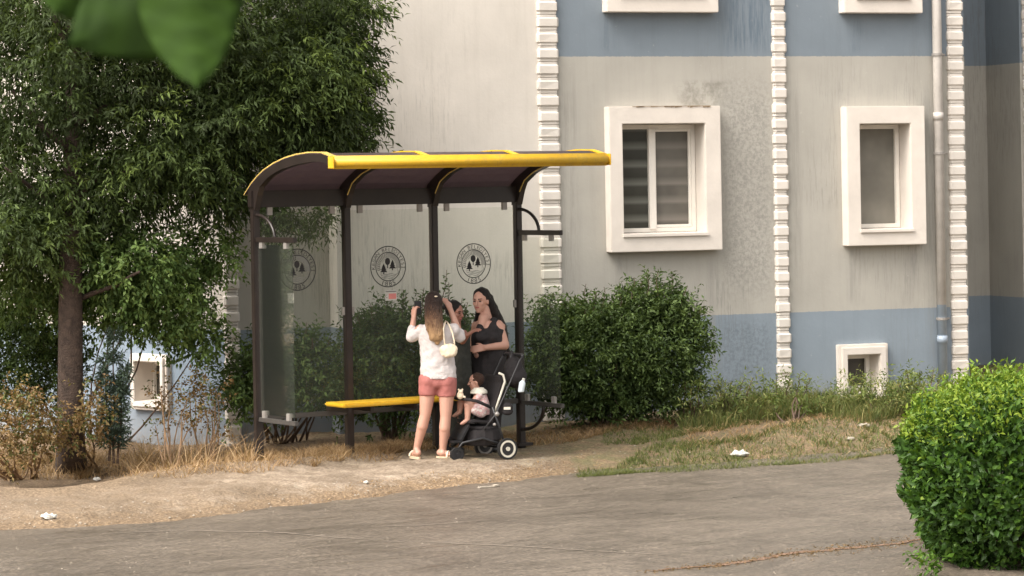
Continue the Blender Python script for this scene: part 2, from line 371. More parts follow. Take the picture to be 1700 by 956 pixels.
# ================================================================== GROUND, ROAD
QA = R(37); QD = np.array([math.cos(QA), math.sin(QA)]); PD = np.array([-math.sin(QA), math.cos(QA)]); A0 = np.array([-4.26, 23.7])
def to_qp(x, y):
    rx = x - A0[0]; ry = y - A0[1]; return rx * QD[0] + ry * QD[1], rx * PD[0] + ry * PD[1]
def to_xy(q, p): return A0[0] + q * QD[0] + p * PD[0], A0[1] + q * QD[1] + p * PD[1]
edge_q, edge_p = [], []
for px, py in ((-250, 893), (0, 882), (180, 874), (330, 860), (640, 822), (1000, 781), (1250, 764), (1500, 741), (1800, 708)):
    g = ground_at(px, py, -0.10); q, p = to_qp(g.x, g.y); edge_q.append(q); edge_p.append(p)
edge_q = np.array([edge_q[0] - 20] + edge_q + [edge_q[-1] + 30]); edge_p = np.array([edge_p[0] - 1.0] + edge_p + [edge_p[-1] + 2])
def wob(q): return 0.05 * np.sin(q * 3.1) + 0.035 * np.sin(q * 7.7 + 1) + 0.02 * np.sin(q * 19 + 2)
def edge_at(q): return np.interp(q, edge_q, edge_p) + wob(q)
def sstep(a, b, x): t = np.clip((np.asarray(x, float) - a) / (b - a), 0, 1); return t * t * (3 - 2 * t)
def hgt(x, y):
    x = np.asarray(x, float); y = np.asarray(y, float)
    q, p = to_qp(x, y); d = p - edge_at(q)
    h = -0.125 + 0.125 * (.35 * sstep(-0.06, 0.12, d) + .65 * sstep(0.0, 0.75, d))
    side = np.interp(x, [-9, -4, -2.9, -1, 0.4, 3.0, 6], [-0.25, -0.17, -0.08, 0, 0.02, 0.20, 0.27])
    h = h + side * sstep(1.6, 3.0, d) + 0.10 * sstep(-0.6, -2.2, x) * sstep(1.7, 2.1, d) * (1 - sstep(2.4, 3.2, d) * .5)
    h = h + 0.02 * np.sin(x * 2.3 + y) * sstep(0.2, 1, d) + 0.012 * np.sin(x * 6.1 - y * 4.7) * sstep(0.1, .5, d)
    h = h + 0.10 * np.exp(-((d - 1.5) / 0.8) ** 2) * sstep(8.0, 9.5, q)
    return h
def on_ground(px, py, it=4):
    z = 0.0
    for _ in range(it): g = ground_at(px, py, z); z = float(hgt(g.x, g.y))
    return Vector((g.x, g.y, z))

def ground_mat():
    m, t, b, o = new_mat('dusty_verge')
    d = attr(t, 'edge_distance'); q = attr(t, 'along')
    g = t.nodes.new('ShaderNodeNewGeometry'); pos = g.outputs['Position']
    big = noise(t, pos, 1.1, 5, 0.65); mid = noise(t, pos, 5.0, 5, 0.7); fine = noise(t, pos, 40.0, 4, 0.75)
    dd = math_n(t, 'ADD', d, math_n(t, 'MULTIPLY', math_n(t, 'SUBTRACT', mid, 0.5), 0.75))
    dust = ramp(t, mid, [(0.30, (0.155, 0.118, 0.080)), (0.5, (0.26, 0.205, 0.15)), (0.68, (0.36, 0.30, 0.232))])
    soil = ramp(t, fine, [(0.34, (0.095, 0.064, 0.037)), (0.52, (0.21, 0.145, 0.085)), (0.70, (0.36, 0.265, 0.16))])
    green = ramp(t, fine, [(0.3, (0.07, 0.075, 0.03)), (0.7, (0.19, 0.155, 0.08))])
    f1 = ramp(t, dd, [(0.06, (0, 0, 0)), (0.16, (1, 1, 1))])       # ramp inputs stay within 0..1
    dn = math_n(t, 'MULTIPLY', dd, 0.2)
    inner = ramp(t, dn, [(0.045, (1, 1, 1)), (0.10, (0, 0, 0)), (0.36, (0, 0, 0)), (0.44, (1, 1, 1))])
    c = mix(t, inner, dust, soil)
    lq = ramp(t, math_n(t, 'ADD', math_n(t, 'MULTIPLY', q, 0.1), math_n(t, 'MULTIPLY', big, 0.4)), [(0.38, (1, 1, 1)), (0.62, (0, 0, 0))])
    c = mix(t, math_n(t, 'MULTIPLY', lq, 0.72), c, mix(t, mid, soil, (0.145, 0.108, 0.070)))
    gq = ramp(t, math_n(t, 'ADD', math_n(t, 'MULTIPLY', q, 0.05), math_n(t, 'MULTIPLY', math_n(t, 'SUBTRACT', big, 0.5), 0.25)), [(0.27, (0, 0, 0)), (0.35, (1, 1, 1))])
    c = mix(t, gq, c, mix(t, ramp(t, mid, [(0.42, (0, 0, 0)), (0.58, (1, 1, 1))]), soil, green))
    c = mix(t, 0.9, c, ramp(t, fine, [(0.36, (0.74, 0.72, 0.70)), (0.60, (1.14, 1.12, 1.1))]), 'MULTIPLY')
    c = mix(t, 0.8, c, ramp(t, big, [(0.3, (0.72, 0.71, 0.7)), (0.6, (1.1, 1.1, 1.1))]), 'MULTIPLY')
    t.links.new(c, b.inputs['Base Color']); b.inputs['Roughness'].default_value = 0.95
    bump(t, b, math_n(t, 'ADD', fine, mid), 0.6, 0.02); return m
M['ground'] = ground_mat()
def road_mat():
    m, t, b, o = new_mat('worn_asphalt')
    tc = t.nodes.new('ShaderNodeTexCoord'); mp = t.nodes.new('ShaderNodeMapping'); mp.inputs['Rotation'].default_value = (0, 0, -QA)
    mp.inputs['Scale'].default_value = (1, 1, 1); t.links.new(tc.outputs['Object'], mp.inputs[0]); v = mp.outputs[0]
    mp2 = t.nodes.new('ShaderNodeMapping'); mp2.inputs['Scale'].default_value = (0.9, 5.0, 1); t.links.new(v, mp2.inputs[0])
    streak = noise(t, mp2.outputs[0], 1.6, 6, 0.7, 0.6); fine = noise(t, v, 42.0, 4, 0.8); big = noise(t, v, 0.45, 4, 0.6)
    mid = noise(t, v, 9.0, 5, 0.75)
    oil = ramp(t, noise(t, v, 1.1, 6, 0.72, 0.8), [(0.36, (0.66, 0.66, 0.65)), (0.52, (1, 1, 1))])
    c = ramp(t, big, [(0.3, (0.094, 0.078, 0.063)), (0.7, (0.158, 0.132, 0.108))])
    c = mix(t, 0.8, c, oil, 'MULTIPLY')
    c = mix(t, 0.75, c, ramp(t, streak, [(0.32, (0.80, 0.81, 0.80)), (0.5, (1, 1, 1)), (0.68, (1.14, 1.13, 1.11))]), 'MULTIPLY')
    c = mix(t, 0.8, c, ramp(t, mid, [(0.3, (0.78, 0.78, 0.76)), (0.7, (1.18, 1.17, 1.15))]), 'MULTIPLY')
    c = mix(t, 0.85, c, ramp(t, fine, [(0.36, (0.45, 0.45, 0.45)), (0.52, (1.0, 1.0, 1.0)), (0.64, (1.9, 1.84, 1.75))]), 'MULTIPLY')
    grain = noise(t, v, 19.0, 6, 0.85); c = mix(t, 0.9, c, ramp(t, grain, [(0.36, (0.74, 0.74, 0.73)), (0.50, (1, 1, 1)), (0.64, (1.30, 1.28, 1.24))]), 'MULTIPLY')
    t.links.new(c, b.inputs['Base Color'])
    t.links.new(ramp(t, streak, [(0.3, (0.24, 0.24, 0.24)), (0.7, (0.50, 0.50, 0.50))]), b.inputs['Roughness'])
    bump(t, b, math_n(t, 'ADD', fine, math_n(t, 'MULTIPLY', mid, 0.6)), 0.45, 0.02); return m
M['road'] = road_mat()
M['soil_far'] = plain('far_soil', (0.22, 0.17, 0.11), 0.95, 0, 0.3, 0.5)

MB().add([(-1500, -1500, -0.30), (1500, -1500, -0.30), (1500, 1500, -0.30), (-1500, 1500, -0.30)], [(0, 1, 2, 3)]).build('ground', M['soil_far'])
bpy.data.objects['ground']['kind'] = 'structure'
# verge: fine grid following the road edge
qs = np.concatenate([np.linspace(-26, -6, 30)[:-1], np.arange(-6, 16, 0.06), np.linspace(16, 40, 30)])
ds = np.concatenate([[-0.6, -0.3, -0.15], np.arange(-0.1, 1.2, 0.05), np.arange(1.2, 6, 0.12), np.linspace(6, 30, 14)])
Qg, Dg = np.meshgrid(qs, ds, indexing='ij'); Pg = Dg + edge_at(Qg); Xg, Yg = to_xy(Qg, Pg); Zg = hgt(Xg, Yg)
Zg = Zg + (rng.normal(size=Zg.shape) * 0.006) * sstep(0.0, 0.15, Dg)
n0, n1 = Xg.shape; idx = np.arange(n0 * n1).reshape(n0, n1)
Fg = np.stack([idx[:-1, :-1], idx[1:, :-1], idx[1:, 1:], idx[:-1, 1:]], -1).reshape(-1, 4)
me = np_mesh('verge', np.stack([Xg, Yg, Zg], -1).reshape(-1, 3), Fg)
for nm, arr in (('edge_distance', Dg), ('along', Qg)):
    a = me.attributes.new(nm, 'FLOAT', 'POINT'); a.data.foreach_set('value', arr.astype(np.float32).ravel())
tag(link('verge', me, M['ground'], None, True), kind='structure')
# road sheet
qr = np.arange(-30, 45, 0.25); V = []; 
for q in qr:
    pe = edge_at(q) + 0.10
    for p in (pe, pe - 1, pe - 6, pe - 40): x, y = to_xy(q, p); V.append((x, y, -0.10))
Fr = [(i * 4 + j, i * 4 + j + 1, (i + 1) * 4 + j + 1, (i + 1) * 4 + j) for i in range(len(qr) - 1) for j in range(3)]
tag(link('road', np_mesh('road', V, np.array(Fr)[:, ::-1]), M['road']), kind='structure')

def strip(name, pts, wid, z, mat, jag=0.35):
    """irregular thin strip on the road, pts are pixel places turned into points"""
    P = [ground_at(a, b_, z) for a, b_ in pts]; Q = []
    for i in range(len(P) - 1):
        L = (P[i + 1] - P[i]).length; k = max(2, int(L / 0.06))
        for j in range(k): Q.append(P[i].lerp(P[i + 1], j / k))
    Q.append(P[-1]); V = []; Fc = []; n = len(Q)
    for i, p in enumerate(Q):
        d = (Q[min(i + 1, n - 1)] - Q[max(i - 1, 0)]).normalized(); s_ = Vector((-d.y, d.x, 0)); k = math.sin(math.pi * min(1, max(0.02, i / (n - 1)))) ** 0.4
        off = 0.3 * wid * math.sin(i * 0.31) + random.uniform(-1, 1) * wid * jag
        V.append(p + s_ * (wid * k * random.uniform(.4, 1) + off)); V.append(p - s_ * (wid * k * random.uniform(.4, 1) - off))
    Fc = [(2 * i, 2 * i + 1, 2 * i + 3, 2 * i + 2) for i in range(n - 1)]
    return link(name, np_mesh(name, [tuple(v) for v in V], np.array(Fc)), mat)
M['crack'] = plain('pale_crack_filler', (0.185, 0.155, 0.122), 0.9, 0, 0.25, 18)
tag(strip('road_crack', [(170, 886), (300, 880), (470, 884), (560, 892), (640, 897)], 0.022, -0.096, M['crack']), kind='structure')
tag(strip('road_crack', [(590, 898), (700, 899), (850, 906), (980, 914), (1120, 922)], 0.020, -0.096, M['crack']), kind='structure')
tag(strip('road_crack', [(610, 874), (700, 872), (820, 862)], 0.018, -0.096, M['crack']), kind='structure')
M['leaf_litter'] = plain('dry_leaf_litter', (0.17, 0.105, 0.068), 0.95, 0, 0.5, 30, 0.5)
tag(strip('litter_strip', [(1080, 948), (1190, 938), (1290, 922), (1400, 910), (1560, 893)], 0.06, -0.096, M['leaf_litter'], 0.6), kind='structure')
# stray pebbles and bits
def gravel(name, n, xr, yr, zf, mat, smin, smax, fn=None):
    P = []
    while len(P) < n:
        px = random.uniform(*xr); py = random.uniform(*yr)
        if fn and not fn(px, py): continue
        P.append(zf(px, py))
    V = []; Fc = []
    for p in P:
        s_ = smin + (smax - smin) * random.random() ** 3; a = random.uniform(0, 6.3); k = len(V)
        for i in range(4): V.append((p.x + s_ * math.cos(a + i * 1.57) * random.uniform(.6, 1.3), p.y + s_ * math.sin(a + i * 1.57) * random.uniform(.6, 1.3), p.z + 0.001))
        V.append((p.x, p.y, p.z + s_ * .8)); Fc += [(k, k + 1, k + 4), (k + 1, k + 2, k + 4), (k + 2, k + 3, k + 4), (k + 3, k, k + 4)]
    return tag(link(name, np_mesh(name, V, np.array(Fc)), mat), kind='stuff')
def road_edge_y(px): return np.interp(px, [-250, 0, 330, 640, 1000, 1250, 1500, 1800], [893, 882, 862, 822, 781, 764, 741, 708])
o_ = gravel('pebbles', 1100, (-60, 1540), (745, 985), lambda a, b_: ground_at(a, b_, -0.098), M['pebble'], 0.003, 0.010, lambda a, b_: b_ > road_edge_y(a) + 2)
tag(o_, 'small pale pebbles scattered over the asphalt', 'pebbles')
o_ = gravel('edge_gravel', 900, (-60, 1540), (735, 900), on_ground, M['pebble'], 0.004, 0.016, lambda a, b_: road_edge_y(a) - 22 * random.random() ** 2 - 4 < b_ < road_edge_y(a) + 5)
tag(o_, 'crumbled pale gravel along the road edge', 'gravel')

# ================================================================== BUILDING
class Plane:
    def __init__(s, x, y, deg): s.o = np.array([x, y]); s.a = R(deg); s.d = np.array([math.cos(s.a), math.sin(s.a)]); s.n = np.array([math.sin(s.a), -math.cos(s.a)])
    def P(s, u, n, z): q = s.o + s.d * u + s.n * n; return (q[0], q[1], z)
    def hit(s, px, py, n=0.0):
        a, b_ = ray(px, py); o = s.o + s.n * n       # o.x + u dx = a (o.y + u dy)
        u = (a * o[1] - o[0]) / (s.d[0] - a * s.d[1]); Y = o[1] + u * s.d[1]; return u, CAMH + b_ * Y
    def u(s, px, py, n=0.0): return s.hit(px, py, n)[0]
bld = empty('apartment_building', (1.7, 32.5, 0), 'grey and blue painted apartment building with white window surrounds behind the bus shelter', 'building')
BO = np.array([1.7, 32.5, 0.0])
def bparent(o, parent=None): o.parent = parent or bld; return o
def bmesh_part(name, mb, mat, parent=None, smooth=False, bevel=0.0):
    mb.v = [(p[0] - BO[0], p[1] - BO[1], p[2]) for p in mb.v]; return mb.build(name, mat, parent or bld, smooth, bevel)
PA = Plane(1.70, 32.5, 20)
ZT = 9.2; ZB = -0.6
def wall(name, pl, u0, u1, mat, holes=(), nn=0.0, thick=0.2, z1=ZT):
    mb = MB(); us = sorted({u0, u1, *[h[0] for h in holes], *[h[1] for h in holes]}); zs = sorted({ZB, z1, *[h[2] for h in holes], *[h[3] for h in holes]})
    for i in range(len(us) - 1):
        for j in range(len(zs) - 1):
            um = (us[i] + us[i + 1]) / 2; zm = (zs[j] + zs[j + 1]) / 2
            if any(h[0] < um < h[1] and h[2] < zm < h[3] for h in holes): continue
            mb.add([pl.P(us[i], nn, zs[j]), pl.P(us[i + 1], nn, zs[j]), pl.P(us[i + 1], nn, zs[j + 1]), pl.P(us[i], nn, zs[j + 1])], [(0, 1, 2, 3)])
    mb.v = [(p[0] - BO[0], p[1] - BO[1], p[2]) for p in mb.v]
    me = bpy.data.meshes.new(name); me.from_pydata(mb.v, [], mb.f); bm = bmesh.new(); bm.from_mesh(me)
    bmesh.ops.remove_doubles(bm, verts=bm.verts, dist=1e-4); bm.to_mesh(me); bm.free()
    return link(name, me, mat, bld)
def frame_ring(mb, pl, o, i, nf, nb):
    """rectangular ring between outer rect o and inner rect i from depth nb to nf"""
    O = [(o[0], o[2]), (o[1], o[2]), (o[1], o[3]), (o[0], o[3])]; I = [(i[0], i[2]), (i[1], i[2]), (i[1], i[3]), (i[0], i[3])]
    vs = [pl.P(a, nf, z) for a, z in O] + [pl.P(a, nf, z) for a, z in I] + [pl.P(a, nb, z) for a, z in O] + [pl.P(a, nb, z) for a, z in I]; fs = []
    for k in range(4):
        j = (k + 1) % 4; fs += [(k, j, j + 4, k + 4), (k + 8, k + 12, j + 12, j + 8), (k, k + 8, j + 8, j), (k + 4, j + 4, j + 12, k + 12)]
    mb.add(vs, fs)
def make_window(pl, outer, inner, prot, depth, kind, lab=None):
    mb = MB(); frame_ring(mb, pl, outer, inner, prot, -depth - 0.06)
    if kind == 'step':
        m_ = 0.035; frame_ring(mb, pl, (outer[0] + m_, outer[1] - m_, outer[2] + m_, outer[3] - m_), (inner[0] - 0.004, inner[1] + 0.004, inner[2] - 0.004, inner[3] + 0.004), prot + 0.03, prot - 0.02)
    win = bmesh_part('window', mb, M['trim'], bld, False, 0.007)
    if lab: win['label'] = lab
    u0, u1, z0, z1 = inner; e = 0.004
    s_ = MB(); s_.hexa([pl.P(u0 - .02, prot + .025, z0 - .03), pl.P(u1 + .02, prot + .025, z0 - .03), pl.P(u1 - e, -depth, z0 - .03), pl.P(u0 + e, -depth, z0 - .03),
                        pl.P(u0 - .02, prot + .025, z0 + .006), pl.P(u1 + .02, prot + .025, z0 + .006), pl.P(u1 - e, -depth, z0 + .016), pl.P(u0 + e, -depth, z0 + .016)])
    bmesh_part('sill', s_, M['trim'], win, False, 0.004)
    f = MB(); nf = -depth + 0.04; fw = 0.055
    frame_ring(f, pl, (u0 + e, u1 - e, z0 + .018, z1 - e), (u0 + fw * .35, u1 - fw, z0 + fw + .01, z1 - fw), nf, -depth - .03)
    umid = u0 + (u1 - u0) * 0.46
    if kind == 'double':
        f.hexa([pl.P(umid - .04, -depth - .02, z0 + .05), pl.P(umid + .04, -depth - .02, z0 + .05), pl.P(umid + .04, nf + .02, z0 + .05), pl.P(umid - .04, nf + .02, z0 + .05),
                pl.P(umid - .04, -depth - .02, z1 - .05), pl.P(umid + .04, -depth - .02, z1 - .05), pl.P(umid + .04, nf + .02, z1 - .05), pl.P(umid - .04, nf + .02, z1 - .05)])
    bmesh_part('frame', f, M['pvc'], win, False, 0.004)
    def pane(a, b_, mat, n):
        p = MB(); p.hexa([pl.P(a, n, z0), pl.P(b_, n, z0), pl.P(b_, n - .012, z0), pl.P(a, n - .012, z0), pl.P(a, n, z1), pl.P(b_, n, z1), pl.P(b_, n - .012, z1), pl.P(a, n - .012, z1)])
        return bmesh_part('pane', p, mat, win)
    if kind == 'double':
        pane(u0 + .01, umid - .01, M['blind_dark'], -depth + .012); pane(umid + .01, u1 - .01, M['blind_grey'], -depth - .003)
        g_ = MB(); frame_ring(g_, pl, (umid + .04, u1 - .057, z0 + .067, z1 - .057), (umid + .055, u1 - .085, z0 + .10, z1 - .085), nf - .006, -depth); bmesh_part('sash', g_, M['pvc'], win, False, .003)
    else: pane(u0 + .01, u1 - .01, M['screen'] if kind == 'single' else M['pane_dark'], -depth - .003)
    g_ = MB(); g_.hexa([pl.P(u0 - .1, -depth - .35, z0 - .1), pl.P(u1 + .1, -depth - .35, z0 - .1), pl.P(u1 + .1, -depth - .37, z0 - .1), pl.P(u0 - .1, -depth - .37, z0 - .1)] + [pl.P(u0 - .1, -depth - .35, z1 + .1), pl.P(u1 + .1, -depth - .35, z1 + .1), pl.P(u1 + .1, -depth - .37, z1 + .1), pl.P(u0 - .1, -depth - .37, z1 + .1)])
    return win
def rect(pl, x0, x1, y0, y1, n):
    xm, ym = (x0 + x1) / 2, (y0 + y1) / 2; return (pl.u(x0, ym, n), pl.u(x1, ym, n), pl.hit(xm, y1, n)[1], pl.hit(xm, y0, n)[1])
W1o = rect(PA, 1013, 1198, 176, 417, .15); W1i = rect(PA, 1035, 1172, 205, 388, .15)
W2o = rect(PA, 1407, 1537, 176, 407, .15); W2i = rect(PA, 1429, 1513, 205, 381, .15)
dz = PA.hit(1100, 20, .15)[1] - W1o[2]
def up(r, k=1): return (r[0], r[1], r[2] + dz * k, r[3] + dz * k)
W3o = rect(PA, 1393, 1475, 571, 668, .07); W3i = rect(PA, 1407, 1460, 589, 652, .07)
uq1 = PA.u(911, 250); uq2 = PA.u(1297, 400); uq3 = PA.u(1588, 300); uL = PA.u(560, 450); uR = PA.u(1606, 400)
holes = [W1i, W2i, W3i, up(W1i), up(W2i)]
holes = [(h[0] - .01, h[1] + .01, h[2] - .01, h[3] + .01) for h in holes]
wall('wall', PA, uq1, uR, M['wall_grey'], holes)
wall('wall', PA, uL, uq1, M['wall_cream'])
make_window(PA, W1o, W1i, .15, .17, 'double', 'wide window with sliding sashes and striped blind')
make_window(PA, W2o, W2i, .15, .17, 'single', 'narrow window with grey insect screen')
make_window(PA, up(W1o), up(W1i), .15, .17, 'double', 'wide upper window cut by the top of the picture')
make_window(PA, up(W2o), up(W2i), .15, .17, 'single', 'narrow upper window cut by the top of the picture')
make_window(PA, W3o, W3i, .07, .20, 'step', 'small basement window half hidden by grass')
# chipped paint on top edge of the wide window surround
cm = MB()
for k in range(16):
    u = W1o[0] + (W1o[1] - W1o[0]) * random.uniform(.25, .92); wd = random.uniform(.01, .05); z = W1o[3]
    hh = random.uniform(.006, .02); cm.hexa([PA.P(u - wd, .148, z - hh), PA.P(u + wd, .148, z - hh * .6), PA.P(u + wd, .156, z - hh * .6), PA.P(u - wd, .156, z - hh)] + [PA.P(u - wd, .148, z + .003), PA.P(u + wd, .148, z + .003), PA.P(u + wd, .156, z + .003), PA.P(u - wd, .156, z + .003)][:4])
u0_, u1_ = W1o[0] + .28, W1o[1] - .12; cm.hexa([PA.P(u0_, .150, z - .004), PA.P(u1_, .150, z - .004), PA.P(u1_, .154, z - .004), PA.P(u0_, .154, z - .004), PA.P(u0_, .150, z + .002), PA.P(u1_, .150, z + .002), PA.P(u1_, .154, z + .002), PA.P(u0_, .154, z + .002)])
M['chip'] = plain('chipped_plaster', (0.26, 0.19, 0.12), 0.95)
bmesh_part('chipped_edge', cm, M['chip'])
# left recessed piece
ND = -0.30
wall('wall', PA, PA.u(383, 500, ND), uL, M['wall_plain'], (), ND)
mb = MB(); mb.add([PA.P(uL, ND, ZB), PA.P(uL, 0, ZB), PA.P(uL, 0, ZT), PA.P(uL, ND, ZT)], [(0, 1, 2, 3)]); bmesh_part('wall_return', mb, M['wall_cream'])
# right recess
NR = -2.6
uB1 = PA.u(1642, 400, NR)
wall('wall', PA, uR - .3, uB1, M['wall_grey'], (), NR)
nC = NR + .85
mb = MB(); mb.add([PA.P(uB1, NR, ZB), PA.P(uB1, nC, ZB), PA.P(uB1, nC, ZT), PA.P(uB1, NR, ZT)], [(3, 2, 1, 0)]); bmesh_part('wall_return', mb, M['wall_grey'])
mb = MB(); mb.add([PA.P(uR, 0, ZB), PA.P(uR, NR, ZB), PA.P(uR, NR, ZT), PA.P(uR, 0, ZT)], [(0, 1, 2, 3)]); bmesh_part('wall_return', mb, M['wall_grey'])
wall('wall', PA, uB1, uB1 + 8, M['wall_grey'], (), nC)
# left angled wall
cx, cy, _ = PA.P(PA.u(383, 500, ND), ND, 0)
PE = Plane(cx, cy, -45)
W4o = rect(PE, 216, 277, 588, 681, .07); W4i = rect(PE, 226, 268, 601, 668, .07)
wall('wall', PE, -9, 0, M['wall_left'], [(W4i[0] - .01, W4i[1] + .01, W4i[2] - .01, W4i[3] + .01)])
make_window(PE, W4o, W4i, .07, .20, 'step', 'small basement window beside the tree trunk')
# hidden back and flat roof so that the block is closed
mb = MB(); A_ = PE.P(-9, 0, 0); B_ = PE.P(0, 0, 0); C_ = PA.P(uR, ND, 0); D_ = PA.P(uB1 + 8, nC, 0); E_ = PA.P(uB1 + 8, -10, 0); G_ = PA.P(-9, -10, 0)
ring = [A_, B_, PA.P(uL, ND, 0), PA.P(uL, 0, 0), PA.P(uR, 0, 0), PA.P(uR, NR, 0), PA.P(uB1, NR, 0), PA.P(uB1, nC, 0), D_, E_, G_]
mb.add([(p[0], p[1], ZT + .002) for p in ring] + [(p[0], p[1], ZT + .25) for p in ring], [tuple(range(11)), tuple(range(11, 22))] + [(i, (i + 1) % 11, (i + 1) % 11 + 11, i + 11) for i in range(11)])
bmesh_part('roof', mb, M['trim'])
mb = MB(); mb.add([(p[0], p[1], z) for z in (ZB, ZT) for p in (D_, E_, G_, A_)], [(0, 1, 5, 4), (1, 2, 6, 5), (2, 3, 7, 6)]); bmesh_part('rear_wall', mb, M['wall_cream'])
# quoin columns
def quoin(pl, uc, wd, nn, phase, prot=.038):
    mb = MB(); z = -0.5 + phase; k = 0; hw = wd / 2
    while z < ZT - .2:
        big = k % 2 == 0; h = 0.118 if big else 0.057
        jx = random.uniform(-.006, .006); w2 = (hw if big else hw - 0.010) + random.uniform(-.004, .004); pr = prot + (0.014 if big else 0.0) + random.uniform(-.003, .003)
        # cushion profile: rounded front
        rows = [(0, w2 - .012, pr - .014), (0.018, w2, pr), (h - .018, w2, pr), (h, w2 - .012, pr - .014)] if big else [(0, w2, pr), (h * .42, w2, pr), (h * .5, w2 - .01, pr - .016), (h * .58, w2, pr), (h, w2, pr)]
        for a in range(len(rows) - 1):
            z0, wa, pa = rows[a]; z1, wb, pb = rows[a + 1]; b0 = -.02
            cj = random.uniform(0, .010) if random.random() < .25 else 0
            mb.add([pl.P(uc - wa + jx, nn + b0, z + z0), pl.P(uc - wa + jx, nn + pa - .02, z + z0), pl.P(uc - wa + .02 + cj, nn + pa - cj, z + z0), pl.P(uc + wa - .02, nn + pa, z + z0), pl.P(uc + wa + jx, nn + pa - .02, z + z0), pl.P(uc + wa + jx, nn + b0, z + z0),
                    pl.P(uc - wb + jx, nn + b0, z + z1), pl.P(uc - wb + jx, nn + pb - .02, z + z1), pl.P(uc - wb + .02, nn + pb, z + z1), pl.P(uc + wb - .02, nn + pb, z + z1), pl.P(uc + wb + jx, nn + pb - .02, z + z1), pl.P(uc + wb + jx, nn + b0, z + z1)],
                   [(0, 1, 7, 6), (1, 2, 8, 7), (2, 3, 9, 8), (3, 4, 10, 9), (4, 5, 11, 10), (0, 5, 4, 3, 2, 1), (6, 7, 8, 9, 10, 11)])
        z += h; k += 1
    bmesh_part('quoin_column', mb, M['quoin'])
quoin(PA, uq1, .245, 0, .02); quoin(PA, uq2, .175, 0, .09); quoin(PA, uq3, .215, 0, .05)
quoin(PA, PA.u(385, 600, ND) , .17, ND, .0); quoin(PA, uB1 + .13, .2, nC, .06)
# drainpipe
ud = PA.u(1560, 300, .08)
dp = MB(); dp.tube([PA.P(ud, .075, .1), PA.P(ud, .075, 9.0)], .055, 14)
for z in (3.35, 0.75, 5.9): dp.tube([PA.P(ud, .075, z), PA.P(ud, .075, z + .09)], .062, 14)
def pipe_mat():
    m, t, b, o = new_mat('pipe_paint'); g = t.nodes.new('ShaderNodeNewGeometry'); sp = t.nodes.new('ShaderNodeSeparateXYZ'); t.links.new(g.outputs['Position'], sp.inputs[0])
    c = mix(t, math_n(t, 'LESS_THAN', sp.outputs[2], 1.2), (0.45, 0.42, 0.385), (0.30, 0.36, 0.43))
    c = mix(t, 1.0, c, ramp(t, noise(t, g.outputs['Position'], 6, 4), [(0.3, (.85, .85, .85)), (.7, (1.1, 1.1, 1.1))]), 'MULTIPLY'); t.links.new(c, b.inputs['Base Color']); b.inputs['Roughness'].default_value = .5; return m
M['pipe'] = pipe_mat()
dpo = bmesh_part('drainpipe', dp, M['pipe'], None, True)
for z in (4.10, 2.95, 1.02):
    k = MB(); k.tube([PA.P(ud, .075, z), PA.P(ud, .075, z + .03)], .067, 14); k.tube([PA.P(ud + .06, .075, z + .015), PA.P(ud + .12, .03, z + .015)], .012, 6); bmesh_part('bracket', k, M['grey_metal'], dpo)

# ================================================================== BUS SHELTER
cS, sS = math.cos(R(33)), math.sin(R(33))
SO = Vector((-2.50, 28.0, 0))
def S(s_, t_, z): return (SO.x + s_ * cS + t_ * sS, SO.y + s_ * sS - t_ * cS, z)
she = empty('bus_shelter', (0, 0, 0), 'brown metal bus shelter with glass panels, smoked curved roof and long yellow front beam', 'bus shelter')
BAY = 1.0133; PW = 0.037
def Sbox(mb, s0, s1, t0, t1, z0, z1):
    return mb.hexa([S(s0, t1, z0), S(s1, t1, z0), S(s1, t0, z0), S(s0, t0, z0), S(s0, t1, z1), S(s1, t1, z1), S(s1, t0, z1), S(s0, t0, z1)])
for i in range(4):
    s_ = i * BAY; Sbox(MB(), s_ - PW, s_ + PW, -PW, PW, -0.10, 2.50).build('post', M['brown'], she, False, .008)
for i in range(4):
    k = MB(); Sbox(k, i * BAY - .09, i * BAY + .09, -.09, .09, .0, .03); k.build('base_plate', M['brown'], she, False, .003)
Sbox(MB(), -.05, 3 * BAY + .05, -.055, .03, 2.502, 2.665).build('rear_beam', M['brown'], she, False, .006)
top = [(-.15, 2.625), (-.02, 2.72), (.11, 2.79), (.245, 2.85), (.45, 2.912), (.665, 2.957), (.90, 2.987), (1.14, 3.0), (1.38, 2.995), (1.56, 2.955)]
bot = [(-.06, 2.47), (.05, 2.475), (.085, 2.58), (.157, 2.70), (.35, 2.80), (.58, 2.862), (.85, 2.90), (1.14, 2.925), (1.38, 2.925), (1.55, 2.885)]
